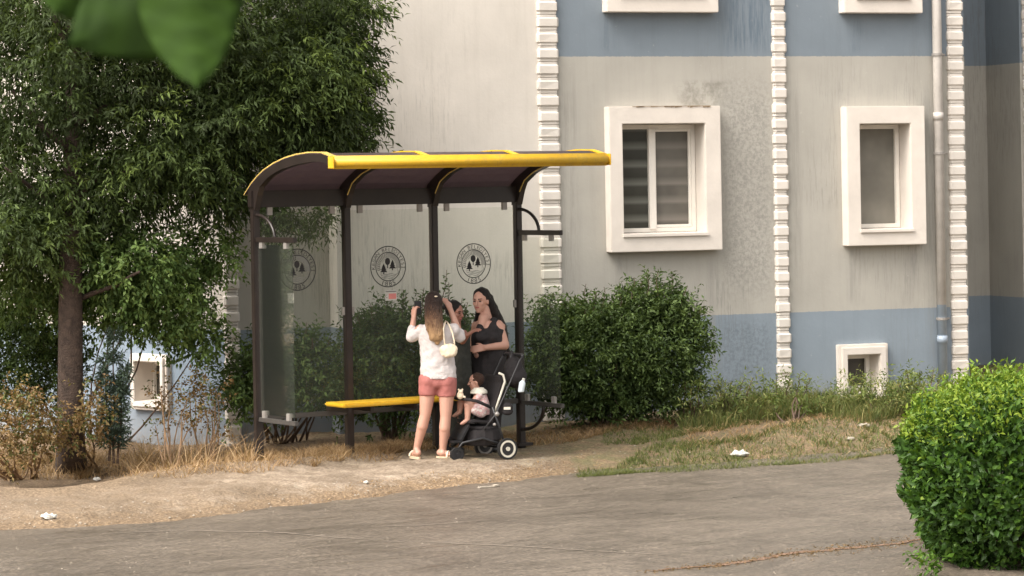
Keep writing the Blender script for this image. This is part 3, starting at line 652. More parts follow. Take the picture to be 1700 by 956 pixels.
# roof sheet between the ribs, 6 mm thick
mb = MB(); vs = []; fs = []
for (t_, z) in top: vs += [S(-.03, t_, z), S(3 * BAY + .03, t_, z), S(3 * BAY + .03, t_, z + .008), S(-.03, t_, z + .008)]
for k in range(len(top) - 1):
    for j in range(4): a = k * 4 + j; b_ = k * 4 + (j + 1) % 4; fs.append((a, b_, b_ + 4, a + 4))
fs += [(0, 1, 2, 3), tuple(len(vs) - 4 + j for j in range(4))]
mb.add(vs, fs); mb.build('roof_sheet', M['roof'], she)
def interp(pts, t_): return float(np.interp(t_, [p[0] for p in pts], [p[1] for p in pts]))
for i in range(4):
    s_ = i * BAY; vs = []; fs = []; ts = np.linspace(-.06, 1.55, 30)
    for t_ in ts:
        zt = interp(top, t_) - .003; zb = min(interp(bot, t_), zt - .03)
        vs += [S(s_ - .03, t_, zb), S(s_ + .03, t_, zb), S(s_ + .03, t_, zt), S(s_ - .03, t_, zt)]
    for k in range(len(ts) - 1):
        for j in range(4): a = k * 4 + j; b_ = k * 4 + (j + 1) % 4; fs.append((a, b_, b_ + 4, a + 4))
    fs += [(0, 1, 2, 3), tuple(len(vs) - 4 + j for j in range(4))]
    rib = MB().add(vs, fs).build('rib', M['brown'], she)
    vs = []; fs = []                                      # yellow edging over the roof, above each rib
    for (t_, z) in [(-.17, 2.612)] + top:
        vs += [S(s_ - .03, t_, z + .010), S(s_ + .03, t_, z + .010), S(s_ + .03, t_, z + .022), S(s_ - .03, t_, z + .022)]
    for k in range(len(top)):
        for j in range(4): a = k * 4 + j; b_ = k * 4 + (j + 1) % 4; fs.append((a, b_, b_ + 4, a + 4))
    fs += [(0, 1, 2, 3), tuple(len(vs) - 4 + j for j in range(4))]
    MB().add(vs, fs).build('edging', M['yellow_pale'] if i == 0 else M['yellow'], rib)
    if i:
        k = MB(); k.tube([S(s_ - .034, t_, min(interp(bot, t_), interp(top, t_) - .03) + .004) for t_ in np.linspace(.10, 1.5, 16)], .006, 6); k.build('seal', M['yellow_pale'], rib)
Sbox(MB(), -.035, 3 * BAY + .035, 1.53, 1.645, 2.852, 2.975).build('front_beam', M['yellow'], she, True, .030)
fbm = [o for o in she.children if o.name.startswith('front_beam')][0]
for e_, s_ in ((0, -.038), (1, 3 * BAY + .038)):
    k = MB(); Sbox(k, s_ - .006, s_ + .006, 1.535, 1.64, 2.857, 2.970); k.build('end_cap', M['yellow'], fbm, False, .004)
    k = MB(); k.tube([S(s_ - .008, 1.56, 2.87), S(s_ + .008, 1.56, 2.87)], .006, 8); k.build('bolt', M['grey_metal'], fbm)

def ribbon(mb, pts, wd, plane):
    for i in range(len(pts) - 1):
        a = Vector(pts[i]); b_ = Vector(pts[i + 1]); d = (b_ - a).normalized(); n_ = Vector((-d.y, d.x)) * wd / 2
        mb.add([plane(*(a + n_)), plane(*(a - n_)), plane(*(b_ - n_)), plane(*(b_ + n_))], [(0, 1, 2, 3)])
def ring2(mb, r0, r1, plane, a0=0, a1=360, n=64):
    for k in range(n):
        x, y = R(a0 + (a1 - a0) * k / n), R(a0 + (a1 - a0) * (k + 1) / n)
        mb.add([plane(r0 * math.cos(x), r0 * math.sin(x)), plane(r1 * math.cos(x), r1 * math.sin(x)), plane(r1 * math.cos(y), r1 * math.sin(y)), plane(r0 * math.cos(y), r0 * math.sin(y))], [(0, 1, 2, 3)])
GL = {}
def glyph(ch):
    if ch not in GL:
        cu = bpy.data.curves.new('t', 'FONT'); cu.body = ch; cu.align_x = 'CENTER'; cu.size = 1.0; cu.resolution_u = 3
        o = bpy.data.objects.new('t', cu); col.objects.link(o); dg = bpy.context.evaluated_depsgraph_get()
        me = bpy.data.meshes.new_from_object(o.evaluated_get(dg)); GL[ch] = ([(v.co.x, v.co.y) for v in me.vertices], [tuple(p.vertices) for p in me.polygons]); bpy.data.objects.remove(o)
    return GL[ch]
def put_glyph(mb, ch, x, y, size, ang, plane, bold=1.0):
    vs, fs = glyph(ch); c, s_ = math.cos(ang), math.sin(ang)
    mb.add([plane(x + (vx * bold * c - (vy - .35) * s_) * size, y + (vx * bold * s_ + (vy - .35) * c) * size) for vx, vy in vs], fs)
def emblem(pl, parent):
    k = MB(); g = MB(); ring2(k, .197, .207, pl); ring2(k, .138, .147, pl)
    txt = 'KE\u015eAN BELED\u0130YES\u0130'
    for i, ch in enumerate(txt):
        if ch == ' ': continue
        a = R(184 - 188 * i / (len(txt) - 1)); put_glyph(k, ch, .172 * math.cos(a), .172 * math.sin(a), .052, a - math.pi / 2, pl, 1.15)
    for i, ch in enumerate('1885'):
        a = R(-112 + 44 * i / 3); put_glyph(k, ch, .172 * math.cos(a), .172 * math.sin(a), .062, a + math.pi / 2, pl, 1.2)
    def fir(cx, cy, h):
        for zz, w_ in ((0, .50), (.28, .38), (.52, .26)):
            k.add([pl(cx - w_ * h, cy + zz * h), pl(cx + w_ * h, cy + zz * h), pl(cx, cy + (zz + .52) * h)], [(0, 1, 2)])
        k.add([pl(cx - .07 * h, cy - .22 * h), pl(cx + .07 * h, cy - .22 * h), pl(cx + .07 * h, cy), pl(cx - .07 * h, cy)], [(0, 1, 2, 3)])
    fir(-.052, -.055, .085); fir(.050, -.020, .085)
    n = 20; k.add([pl(.030 * math.cos(2 * math.pi * i / n) - .006, .052 + .036 * math.sin(2 * math.pi * i / n)) for i in range(n)], [tuple(range(n))])
    k.add([pl(-.012, -.015), pl(.0, -.015), pl(-.002, .03), pl(-.010, .03)], [(0, 1, 2, 3)])
    for r_ in (.092, .102, .112, .122, .131): ring2(g, r_, r_ + .006, pl, -8, 96, 20)
    ring2(k, .080, .083, pl, 20, 150, 24)
    for i in range(11):
        a = R(100 + 9.5 * i); ribbon(k, [(.092 * math.cos(a), .092 * math.sin(a)), (.112 * math.cos(a + .05), .112 * math.sin(a + .05)), (.133 * math.cos(a - .04), .133 * math.sin(a - .04))], .007, pl)
    ribbon(g, [(.094, .0), (.120, -.06), (.085, -.085)], .005, pl)
    for j, yy in enumerate((-.075, -.089, -.103, -.117)):
        hw = math.sqrt(.135 ** 2 - yy ** 2) * .85; ribbon(g, [(x, yy + .005 * math.sin(x * 60 + j)) for x in np.linspace(-hw, hw, 14)], .005, pl)
    e1 = k.build('emblem', M['black_ink'], parent); g.build('emblem_shading', M['grey_ink'], e1); return e1
clamp_n = 0
def clamp(fn, parent): k = MB(); fn(k); return k.build('clamp', M['grey_metal'], parent, False, .003)
for i in range(3):
    s0, s1 = i * BAY + PW + .012, (i + 1) * BAY - PW - .012
    gp = Sbox(MB(), s0, s1, -.005, .004, .50, 2.455).build('glass_panel', M['glass'], she)
    for s_ in (s0 + .11, s1 - .11): clamp(lambda k: Sbox(k, s_ - .028, s_ + .028, -.016, .016, 2.425, 2.505), gp)
    for s_ in (s0, s1):
        clamp(lambda k: Sbox(k, s_ - .012, s_ + .022 if s_ == s0 else s_ + .012, -.018, .018, 1.42, 1.50), gp)
    cz = (1.885, 1.885, 1.885)[i]; cs = (0.455, 1.485, 2.495)[i]
    emblem(lambda a, b_: S(cs + a, .0075, cz + b_), gp)
    if i == 0:
        k = MB(); k.hexa([S(.34, .006, 1.56), S(.41, .006, 1.56), S(.41, .0075, 1.56), S(.34, .0075, 1.56), S(.34, .006, 1.66), S(.41, .006, 1.66), S(.41, .0075, 1.66), S(.34, .0075, 1.66)]); k.build('sticker', M['white_paper'], gp)
    if i == 1:
        pl = lambda a, b_: S(1.52 + a, .0065, 1.60 + b_); pl2 = lambda a, b_: S(1.52 + a, .0080, 1.60 + b_)
        k = MB(); k.add([pl(-.075, -.055), pl(.06, -.055), pl(.06, .05), pl(-.075, .05)], [(0, 1, 2, 3)]); st = k.build('sticker', M['white_paper'], gp)
        k = MB(); k.add([pl2(-.035, -.04), pl2(.052, -.04), pl2(.052, .015), pl2(-.035, .015)], [(0, 1, 2, 3)]); k.build('red_field', M['red_ink'], st)
        k = MB(); k.add([pl2(-.07, .030), pl2(.055, .030), pl2(.055, .041), pl2(-.07, .041)], [(0, 1, 2, 3)]); ring2(k, .012, .017, lambda a, b_: pl2(a - .055, b_ - .012), 60, 300, 12); k.build('print', M['grey_ink'], st)
    Sbox(MB(), i * BAY + PW, (i + 1) * BAY - PW, -.02, .02, .435, .485).build('lower_rail', M['rail'], she, False, .004)
    if i == 0:
        for s_ in (s0 + .12, s1 - .12): clamp(lambda k: Sbox(k, s_ - .03, s_ + .03, -.016, .016, .47, .54), gp)
for side, s_ in ((0, 0.0), (1, 3 * BAY)):
    bar = Sbox(MB(), s_ - .022, s_ + .022, PW, .80, 2.165, 2.215).build('side_bar', M['brown'], she, False, .004)
    gp = Sbox(MB(), s_ - .004, s_ + .004, .06, .74, .50, 2.14).build('side_glass', M['glass'], she)
    for t_ in (.13, .62):
        clamp(lambda k: Sbox(k, s_ - .016, s_ + .016, t_ - .03, t_ + .03, 2.105, 2.168), gp)
        clamp(lambda k: Sbox(k, s_ - .016, s_ + .016, t_ - .03, t_ + .03, .462, .535), gp)
    Sbox(MB(), s_ - .02, s_ + .02, PW, .78, .425, .468).build('side_rail', M['rail'], she, False, .004)
    k = MB(); k.tube([S(s_, .03 + .37 * math.sin(a), 2.19 + .24 * math.cos(a)) for a in np.linspace(0, math.pi / 2, 12)], .017, 8); k.build('curved_brace', M['brown'], she, True)
    if side: k = MB(); k.tube([S(s_, .03 + .40 * math.sin(a), .43 - .24 * (1 - math.cos(a)) * 0 - .26 * math.cos(a)) for a in np.linspace(0, math.pi / 2, 12)], .018, 8); k.build('curved_brace', M['brown'], she, True)
# bench
bench = Sbox(MB(), .66, 2.02, .13, .52, .545, .585).build('bench_seat', M['yellow'], she, False, .012)
for s_ in (.76, 1.013, 1.5, 1.93):
    k = MB(); Sbox(k, s_ - .02, s_ + .02, .02, .46, .49, .543); k.build('bracket', M['brown'], bench, False, .004)

# ================================================================== PEOPLE
def V3(*a): return Vector(a)
def hand(mb, W, D, U, thumb=1, curl=0.5, sc_=1.0, splay=.06):
    D = D.normalized(); U = (U - D * U.dot(D)).normalized(); T = D.cross(U) * thumb
    for k in range(4):
        o = (k - 1.5) * .019 * sc_; kn = W + D * (.080 - abs(k - 1.2) * .004) * sc_ + T * (-o)
        mb.capsule(W + T * (-o * .6), kn, .016 * sc_, .0125 * sc_, 8)
        L = (.076, .086, .080, .060)[k] * sc_; a = curl * .6; p = kn; dd = D
        for q, fr in enumerate((.45, .32, .23)):
            ang = curl * (q + .6); dd = (D * math.cos(ang) + U * math.sin(ang) - T * o * 3 * splay / .06).normalized(); n_ = p + dd * L * fr
            mb.capsule(p, n_, (.0105 - q * .001) * sc_, (.0098 - q * .001) * sc_, 8); p = n_
    b0 = W + D * .02 * sc_ + T * .022 * sc_; b1 = b0 + (D * .6 + T * .7 + U * .25).normalized() * .042 * sc_; b2 = b1 + (D * .85 + T * .25 + U * .45).normalized() * .032 * sc_
    mb.capsule(b0, b1, .014 * sc_, .0115 * sc_, 8); mb.capsule(b1, b2, .011 * sc_, .009 * sc_, 8)
def frame_of(f):
    f = f.normalized(); r = f.cross(V3(0, 0, 1)).normalized(); u = r.cross(f); return f, r, u, Matrix((r, f, u)).transposed()
def head(mb, c, f, k=1.0):
    f, r, u, m = frame_of(f)
    mb.ell(c + u * .025 * k - f * .012 * k, (.074 * k, .093 * k, .092 * k), rot=m)
    mb.ell(c + f * .022 * k - u * .045 * k, (.056 * k, .064 * k, .066 * k), rot=m)
    mb.ell(c + f * .060 * k - u * .092 * k, (.024 * k, .022 * k, .018 * k), rot=m)
    mb.capsule(c + f * .084 * k + u * .012 * k, c + f * .104 * k - u * .022 * k, .009 * k, .0135 * k, 8)
    for s_ in (-1, 1):
        mb.ell(c + r * s_ * .036 * k + f * .060 * k - u * .018 * k, (.022 * k, .02 * k, .022 * k), rot=m)
        mb.ell(c + r * s_ * .075 * k - f * .005 * k - u * .008 * k, (.009 * k, .018 * k, .030 * k), rot=m)
        mb.ell(c + r * s_ * .030 * k + f * .072 * k + u * .026 * k, (.024 * k, .012 * k, .008 * k), rot=m)
def face_parts(c, f, k, parent, brow=True):
    f, r, u, m = frame_of(f)
    for s_ in (-1, 1):
        e = MB(); e.ell(c + r * s_ * .031 * k + f * .078 * k + u * .008 * k, (.014 * k, .007 * k, .006 * k), 10, 6, m); e.build('eye', M['black_ink'], parent, True)
        if brow:
            b_ = MB(); b_.capsule(c + r * s_ * .016 * k + f * .086 * k + u * .028 * k, c + r * s_ * .048 * k + f * .073 * k + u * .030 * k, .004 * k, .003 * k, 6); b_.build('eyebrow', M['hair_dark'], parent, True)
    l = MB(); l.ell(c + f * .082 * k - u * .052 * k, (.022 * k, .009 * k, .009 * k), 10, 6, m); l.build('mouth', M['lip'], parent, True)
def person(px, Y, label):
    a, _ = ray(px, 740); x = a * Y; root = empty('person', (x, Y, float(hgt(x, Y)) ), label, 'person'); return root
def joint(root):
    L = root.location.copy()
    return lambda px, py, dy=0.0: at(px, py, L.y + dy) - L

# --- woman in the white blouse, seen from behind
p1 = person(716, 28.15, 'woman seen from behind in white blouse and dusty pink shorts, long blond tipped hair')
J = joint(p1)
g0 = 0.0
b = MB()
head(b, J(720, 506, 0), V3(.25, 1, 0)); b.capsule(J(721, 520, 0), J(722, 540, 0), .052, .060)
b.stack([(*J(724, 546, 0).xy, J(724, 546).z, .14, .08), (*J(725, 575, 0).xy, J(724, 575).z, .135, .09), (*J(727, 605, 0).xy, J(724, 605).z, .13, .10), (*J(727, 632, 0).xy, J(724, 632).z, .13, .085)])
aL = (J(697, 547, 0), J(683, 561, .03), J(687, 527, .12)); aR = (J(748, 547, 0), J(764, 558, .05), J(748, 514, .13))
for (s_, e_, w_), th, obj_ in ((aL, 1, 0), (aR, -1, 1)):
    b.capsule(s_, e_, .048, .040); b.capsule(e_, w_, .040, .026)
hand(b, aL[2], V3(.05, .15, 1), V3(.8, .6, 0), 1, .75); hand(b, aR[2], V3(-.45, .0, 1), V3(-.7, .6, -.2), -1, .65)
legs = ((J(711, 640), J(706, 688, -.02), J(692, 744, .03)), (J(742, 640), J(740, 690, -.03), J(735, 748, .0)))
for (h_, k_, a_) in legs:
    b.capsule(h_, k_, .088, .056); b.capsule(k_, k_.lerp(a_, .35) + V3(0, -.015, 0), .054, .056); b.capsule(k_.lerp(a_, .35) + V3(0, -.012, 0), a_, .054, .034)
    for side in (1,): b.ell(a_ + V3(0, -.01, -.02), (.034, .04, .04))
def foot(b, ankle, toe, r=.034):
    d = (toe - ankle); d.z = 0; d.normalize(); z = toe.z
    b.capsule(V3(ankle.x, ankle.y, z + .03) - d * .03, V3(toe.x, toe.y, z + .012) - d * .03, .034, .026, 10)
    b.capsule(ankle, V3(ankle.x, ankle.y, z + .03) - d * .02, .034, .036, 10)
    s_ = V3(-d.y, d.x, 0)
    for k in range(5): b.capsule(V3(toe.x, toe.y, z + .012) - d * .04 + s_ * (k - 2) * .014, V3(toe.x, toe.y, z + .010) + s_ * (k - 2) * .016 - d * (.012 + .006 * abs(k - 1)), .011, .009, 6)
f1 = (legs[0][2], J(683, 752, .17)); f2 = (legs[1][2], J(754, 759, -.04)); zs = .022
f1[1].z = zs; f2[1].z = zs
foot(b, *f1); foot(b, *f2)
remesh(b, 'body', M['skin'], p1, .0065, 5)
bl = MB()
def row(px, py, rx, ry, dy=0): q = J(px, py, dy); return (q.x, q.y, q.z, rx, ry)
bl.stack([row(728, 628, .178, .125), row(727, 612, .175, .125), row(726, 592, .165, .12), row(725, 572, .165, .115), row(724, 556, .178, .115), row(724, 546, .165, .10), row(723, 539, .12, .08), row(722, 534, .07, .065)])
bl.capsule(J(699, 548, 0), J(683, 560, .03), .058, .055); bl.capsule(J(683, 560, .03), J(684, 546, .075), .054, .046)
bl.capsule(J(746, 547, 0), J(763, 559, .05), .062, .058); bl.ell(J(752, 548, .0), (.07, .07, .07)); bl.capsule(J(763, 559, .05), J(763, 552, .065), .054, .048)
remesh(bl, 'blouse', M['white_cloth'], p1, .007, 4, None, (.020, .075))
sh = MB()
sh.stack([row(727, 644, .150, .088), row(727, 638, .172, .112), row(727, 620, .168, .115)])
sh.capsule(J(711, 632, -.01), J(711, 645, -.01), .100, .094); sh.capsule(J(742, 632, -.01), J(742, 646, -.01), .100, .096)
for px_, py_ in ((710.5, 650), (741.5, 652)): q = J(px_, py_); sh.stack([(q.x, -.012, q.z - .035, .088, .086), (q.x, -.012, q.z + .05, .094, .09)])
sh.ell(J(712, 633, -.035), (.080, .085, .085)); sh.ell(J(742, 633, -.035), (.080, .085, .085))
remesh(sh, 'shorts', M['rose_cloth'], p1, .008, 12, None, (.010, .07))
hr = MB()
hr.ell(J(720, 501, -.012), (.089, .105, .106)); hr.ell(J(719, 510, -.03), (.090, .09, .10))
hr.capsule(J(719, 512, -.045), J(721, 538, -.085), .085, .088); hr.capsule(J(721, 536, -.085), J(724, 556, -.125), .088, .070); hr.capsule(J(724, 552, -.125), J(726, 568, -.13), .062, .028)
hr.capsule(J(716, 545, -.11), J(716, 563, -.13), .05, .02); hr.capsule(J(731, 545, -.10), J(733, 562, -.12), .04, .018)
ho = remesh(hr, 'hair', M['hair_ombre'], p1, .008, 3, None, (.02, .05))
k = MB(); k.ell(J(724, 492, -.115), (.016, .008, .007)); k.build('hair_clip', M['cream'], p1, True)
for (a_, t_) in (f1, f2):
    d = (t_ - a_); d.z = 0; d.normalize(); s_ = V3(-d.y, d.x, 0); k = MB(); pts = []
    hl = V3(a_.x, a_.y, 0) - d * .07; tt = V3(t_.x, t_.y, 0) + d * .005; ol = []
    for q in np.linspace(0, 2 * math.pi, 20, endpoint=False):
        m_ = hl.lerp(tt, .5 + .5 * math.cos(q)); ol.append(m_ + s_ * .044 * math.sin(q) * (1 + .12 * math.cos(q)))
    k.add([(p.x, p.y, z) for z in (-.008, .016) for p in ol], [tuple(range(20))[::-1], tuple(range(20, 40))] + [(i, (i + 1) % 20, (i + 1) % 20 + 20, i + 20) for i in range(20)])
    sa = k.build('sandal', M['sandal'], p1)
    k = MB(); m_ = hl.lerp(tt, .68); k.tube([m_ + s_ * .046 * math.cos(q) + V3(0, 0, .014 + .050 * math.sin(q)) for q in np.linspace(0, math.pi, 9)], .010, 6); k.build('strap', M['cream'], sa)
def placed(name, mb, mat, base, label, cat, smooth=False, bevel=0, parent=None):
    base = Vector(base); mb.v = [tuple(Vector(p) - base) for p in mb.v]; o = mb.build(name, mat, parent, smooth, bevel); o.location = base
    if label: tag(o, label, cat)
    return o
W = lambda root, v: root.location + v
k = MB(); h0 = W(p1, aL[2]) + V3(.040, .02, .095); k.hexa([tuple(h0 + V3(x, y * .4 + x * .2, z)) for z in (-.065, .065) for x, y in ((-.034, -.012), (.034, -.012), (.034, .012), (-.034, .012))])
placed('phone', k, M['plastic'], h0, 'dark phone held in the raised left hand of the woman in white blouse', 'phone', False, .004)
k = MB(); h0 = W(p1, aR[2]) + V3(-.045, .03, .05); k.capsule(h0 + V3(-.02, 0, -.03), h0 + V3(.03, 0, .03), .024, .020)
placed('hair_claw', k, M['plastic'], h0, 'small dark hair claw held in raised right hand of woman in white blouse', 'hair clip', True)
# cream shoulder bag
bag = MB(); c_ = W(p1, J(745, 582, -.16))
bag.ell(c_, (.088, .040, .070)); bag.ell(c_ + V3(.02, 0, .012), (.07, .035, .055)); bag.ell(c_ + V3(0, 0, -.03), (.075, .042, .04))
bg_ = empty('shoulder_bag', tuple(c_), 'soft cream shoulder bag hanging at the back of the woman in white blouse', 'bag')
bag.v = [tuple(Vector(p) - c_) for p in bag.v]; remesh(bag, 'bag_body', M['cream'], bg_, .007, 3, None, (.02, .05))
def strap(pts, r, parent, c_):
    k = MB(); k.tube([Vector(p) - c_ for p in pts], r, 6); return k.build('strap', M['cream'], parent, True)
strap([W(p1, J(739, 575, -.165)), W(p1, J(737, 560, -.15)), W(p1, J(736, 546, -.125)), W(p1, J(738, 538, -.09)), W(p1, J(740, 533, -.02))], .009, bg_, c_)
strap([W(p1, J(755, 578, -.15)), W(p1, J(754, 565, -.125)), W(p1, J(751, 552, -.11)), W(p1, J(746, 540, -.08)), W(p1, J(742, 534, -.02))], .008, bg_, c_)

# --- woman in black, turned to the left
p2 = person(808, 28.95, 'woman in sleeveless black dress with very long dark hair, standing behind the stroller')
J = joint(p2); hc = J(798, 500, 0); f = V3(-.42, -.90, -.06)
b = MB(); head(b, hc, f, 1.03); b.capsule(J(804, 512, .02), J(808, 532, .02), .052, .062)
b.stack([row(811, 612, .15, .12), row(812, 580, .14, .11), row(812, 555, .16, .115), row(812, 540, .165, .10), row(811, 532, .12, .08)])
b.capsule(J(803, 528, -.04), J(798, 545, -.075), .055, .045)
eL = (J(827, 540, -.02), J(838, 573, -.06), J(805, 577, -.22))
b.capsule(eL[0], eL[1], .056, .048); b.capsule(eL[1], eL[2], .046, .029); hand(b, eL[2], V3(-1, -.15, -.10), V3(.1, .9, -.35), -1, .35, 1.0)
b.capsule(J(790, 540, .06), J(786, 572, .12), .045, .038); b.capsule(J(786, 572, .12), J(792, 590, -.1), .036, .03)
for px in (800, 822): b.capsule(J(px, 640), J(px, 695), .08, .055); b.capsule(J(px, 695), J(px, 738), .052, .036)
remesh(b, 'body', M['skin'], p2, .0065, 5); face_parts(hc, f, 1.03, p2)
dr = MB()
dr.stack([row(808, 690, .16, .14), row(809, 650, .185, .16), row(810, 620, .18, .15), row(811, 598, .182, .15), row(812, 578, .180, .145), row(812, 560, .185, .14), row(813, 547, .170, .125), row(814, 540, .12, .10, .02)])
dr.ell(J(800, 560, -.11), (.075, .06, .06)); dr.ell(J(818, 560, -.11), (.06, .06, .06))
dr.capsule(J(820, 534, -.03), J(817, 547, -.085), .046, .050); dr.capsule(J(820, 547, -.085), J(814, 560, -.105), .052, .05); dr.capsule(J(822, 536, .05), J(820, 556, .06), .045, .055); dr.capsule(J(800, 535, -.05), J(796, 548, -.105), .036, .040); dr.capsule(J(796, 548, -.105), J(798, 562, -.11), .04, .05)
remesh(dr, 'dress', M['black_cloth'], p2, .008, 3, None, (.010, .10))
hr = MB(); fh, rh, uh, mh = frame_of(f)
hr.ell(hc + uh * .042 - fh * .034, (.091, .100, .098), rot=mh)
hr.capsule(J(807, 495, .06), J(818, 515, .08), .070, .062); hr.capsule(J(818, 515, .08), J(832, 545, .09), .062, .062); hr.capsule(J(832, 545, .09), J(840, 590, .08), .060, .045)
hr.capsule(J(795, 512, .08), J(789, 545, .06), .030, .028)
remesh(hr, 'hair', M['hair_dark'], p2, .008, 3, None, (.015, .05))
tr = MB()
for px in (798, 822): tr.capsule(J(px, 660), J(px, 695), .085, .065); tr.capsule(J(px, 695), J(px, 735), .065, .05)
remesh(tr, 'trousers', M['black_cloth'], p2, .01, 2)
for px in (796, 820): k = MB(); q = J(px, 738, -.05); k.ell((q.x, q.y, .035), (.045, .12, .04)); k.build('shoe', M['rubber'], p2, True)

# --- third person, mostly hidden
p3 = person(757, 28.75, 'dark haired person in dark olive clothes, mostly hidden behind the woman in white blouse')
J = joint(p3); hc = J(756, 519, 0); f = V3(.75, -.55, -.15)
b = MB(); head(b, hc, f, .93); b.capsule(J(757, 530, .01), J(757, 548, .01), .048, .055)
b.stack([row(757, 620, .12, .10), row(757, 580, .12, .10), row(757, 556, .13, .09), row(757, 548, .10, .07)])
e3 = (J(766, 556, -.03), J(768, 566, -.12), J(776, 556, -.2))
b.capsule(e3[0], e3[1], .040, .036); b.capsule(e3[1], e3[2], .034, .026); hand(b, e3[2], V3(.75, -.1, .5), V3(-.2, .2, -.8), 1, .4, .95)
b.capsule(J(744, 555), J(742, 590, .05), .042, .035); b.capsule(J(742, 590, .05), J(750, 600, -.1), .035, .028)
for px in (750, 764): b.capsule(J(px, 640), J(px, 690), .075, .05); b.capsule(J(px, 690), J(px, 735), .05, .035)
remesh(b, 'body', M['skin_dark'], p3, .0065, 5); face_parts(hc, f, .93, p3)
dr = MB(); dr.stack([row(761, 662, .12, .12), row(762, 630, .135, .125), row(761, 595, .13, .12), row(760, 570, .125, .115), row(758, 556, .13, .10), row(757, 550, .09, .08)])
remesh(dr, 'top', M['olive_cloth'], p3, .008, 3, None, (.02, .07))
tr = MB()
for px in (752, 766): tr.capsule(J(px, 650), J(px, 692), .072, .055); tr.capsule(J(px, 692), J(px, 735), .055, .042)
remesh(tr, 'trousers', M['olive_cloth'], p3, .01, 2)
hr = MB(); fh, rh, uh, mh = frame_of(f); hr.ell(hc + uh * .036 - fh * .028, (.083, .093, .090), rot=mh); hr.ell(hc - fh * .08 + uh * .03, (.05, .05, .05)); remesh(hr, 'hair', M['hair_dark'], p3, .008, 3, None, (.012, .05))
for px in (750, 764): k = MB(); q = J(px, 738, -.05); k.ell((q.x, q.y, .035), (.042, .11, .04)); k.build('shoe', M['rubber'], p3, True)

# ================================================================== STROLLER
a_, _ = ray(842, 740); YS = 28.2; sx = a_ * YS; s0v = Vector((sx, YS, float(hgt(sx, YS))))
fF = Vector((-.89, -.456, 0)); fA = Vector((-.456, .89, 0))
def T(f_, a2, z): return fF * f_ + fA * a2 + Vector((0, 0, z))
st = empty('stroller', tuple(s0v), 'black folding baby stroller with white ringed wheels and pale edged seat back', 'stroller')
def wheel(f_, a2, r, rim=M['white_rim']):
    c = T(f_, a2, r); k = MB(); n = 28
    def ringw(mb, ro, ri, hw):
        vs = []
        for i in range(n):
            a = 2 * math.pi * i / n; d = fF * math.cos(a) + Vector((0, 0, math.sin(a)))
            vs += [c + d * ro - fA * hw, c + d * ro + fA * hw, c + d * ri + fA * hw, c + d * ri - fA * hw]
        fs = [(4 * i + j, 4 * i + (j + 1) % 4, 4 * ((i + 1) % n) + (j + 1) % 4, 4 * ((i + 1) % n) + j) for i in range(n) for j in range(4)]
        mb.add(vs, fs)
    ringw(k, r, r * .80, .017); w_ = k.build('wheel', M['rubber'], st)
    k = MB(); ringw(k, r * .80, r * .62, .019); k.build('rim', rim, w_)
    k = MB(); ringw(k, r * .62, r * .10, .012); k.build('disc', M['plastic'], w_)
    k = MB(); k.tube([c - fA * .024, c + fA * .024], r * .20, 12); k.build('hub', rim, w_)
wheel(0, 0, .105); wheel(.02, .46, .105, M['grey_metal'])
for a2 in (.10, .36): wheel(.50, a2, .07, M['plastic'])
def tubep(name, pts, r, mat=M['plastic'], par=st, n=8): k = MB(); k.tube(pts, r, n); return k.build(name, mat, par, True)
for a2 in (.03, .43):
    tubep('side_tube', [T(-.20, a2, 1.0), T(-.17, a2, .96), T(.10, a2, .45), T(.24, a2, .30)], .0095)
    tubep('side_tube', [T(.14, a2, .52), T(.06, a2, .30), T(.0, a2, .105)], .012)
    tubep('side_tube', [T(.0, a2, .13), T(.25, a2, .22), T(.44, a2 * .66 + .08, .18), T(.50, a2 * .66 + .08, .10)], .013)
    k = MB(); k.ell(T(.10, a2 - .02, .45), (.024, .024, .024)); k.build('joint', M['grey_metal'], st, True)
    k = MB(); k.ell(T(.13, a2 - .02, .35), (.016, .016, .016)); k.build('joint', M['grey_metal'], st, True)
tubep('handle', [T(-.20, .03, 1.0), T(-.215, .06, 1.01), T(-.215, .40, 1.01), T(-.20, .43, 1.0)], .016)
tubep('axle', [T(0, .02, .105), T(0, .45, .105)], .010)
def slab(name, pr, a0, a1, th, mat, bev=.01):
    k = MB(); vs = []; fs = []
    for i, (f_, z) in enumerate(pr):
        d = Vector((pr[min(i + 1, len(pr) - 1)][0] - pr[max(i - 1, 0)][0], pr[min(i + 1, len(pr) - 1)][1] - pr[max(i - 1, 0)][1])).normalized(); nx, nz = -d.y * th, d.x * th
        vs += [T(f_, a0, z), T(f_, a1, z), T(f_ + nx, a1, z + nz), T(f_ + nx, a0, z + nz)]
    for i in range(len(pr) - 1): fs += [(4 * i + j, 4 * i + (j + 1) % 4, 4 * i + 4 + (j + 1) % 4, 4 * i + 4 + j) for j in range(4)]
    fs += [(0, 1, 2, 3), tuple(4 * (len(pr) - 1) + j for j in range(4))]; return k.add(vs, fs).build(name, mat, st, False, bev)
slab('seat', [(.36, .36), (.30, .37), (.12, .345)], .07, .40, -.03, M['black_cloth'])
slab('backrest', [(.12, .35), (.05, .55), (-.01, .74), (.0, .82)], .06, .41, -.03, M['black_cloth'])
tubep('pale_piping', [T(.10, .055, .47), T(.04, .055, .62), T(-.015, .055, .76), T(.0, .06, .825), T(.04, .08, .845)], .012, M['white_rim'])
slab('footrest', [(.36, .36), (.46, .20)], .09, .38, -.02, M['plastic'])
slab('foot_plate', [(.44, .20), (.54, .20)], .09, .38, -.018, M['plastic'])
tubep('bumper_bar', [T(.11, .06, .50), T(.30, .05, .585), T(.38, .10, .60), T(.38, .36, .60), T(.30, .41, .585), T(.11, .40, .50)], .016, M['black_cloth'])
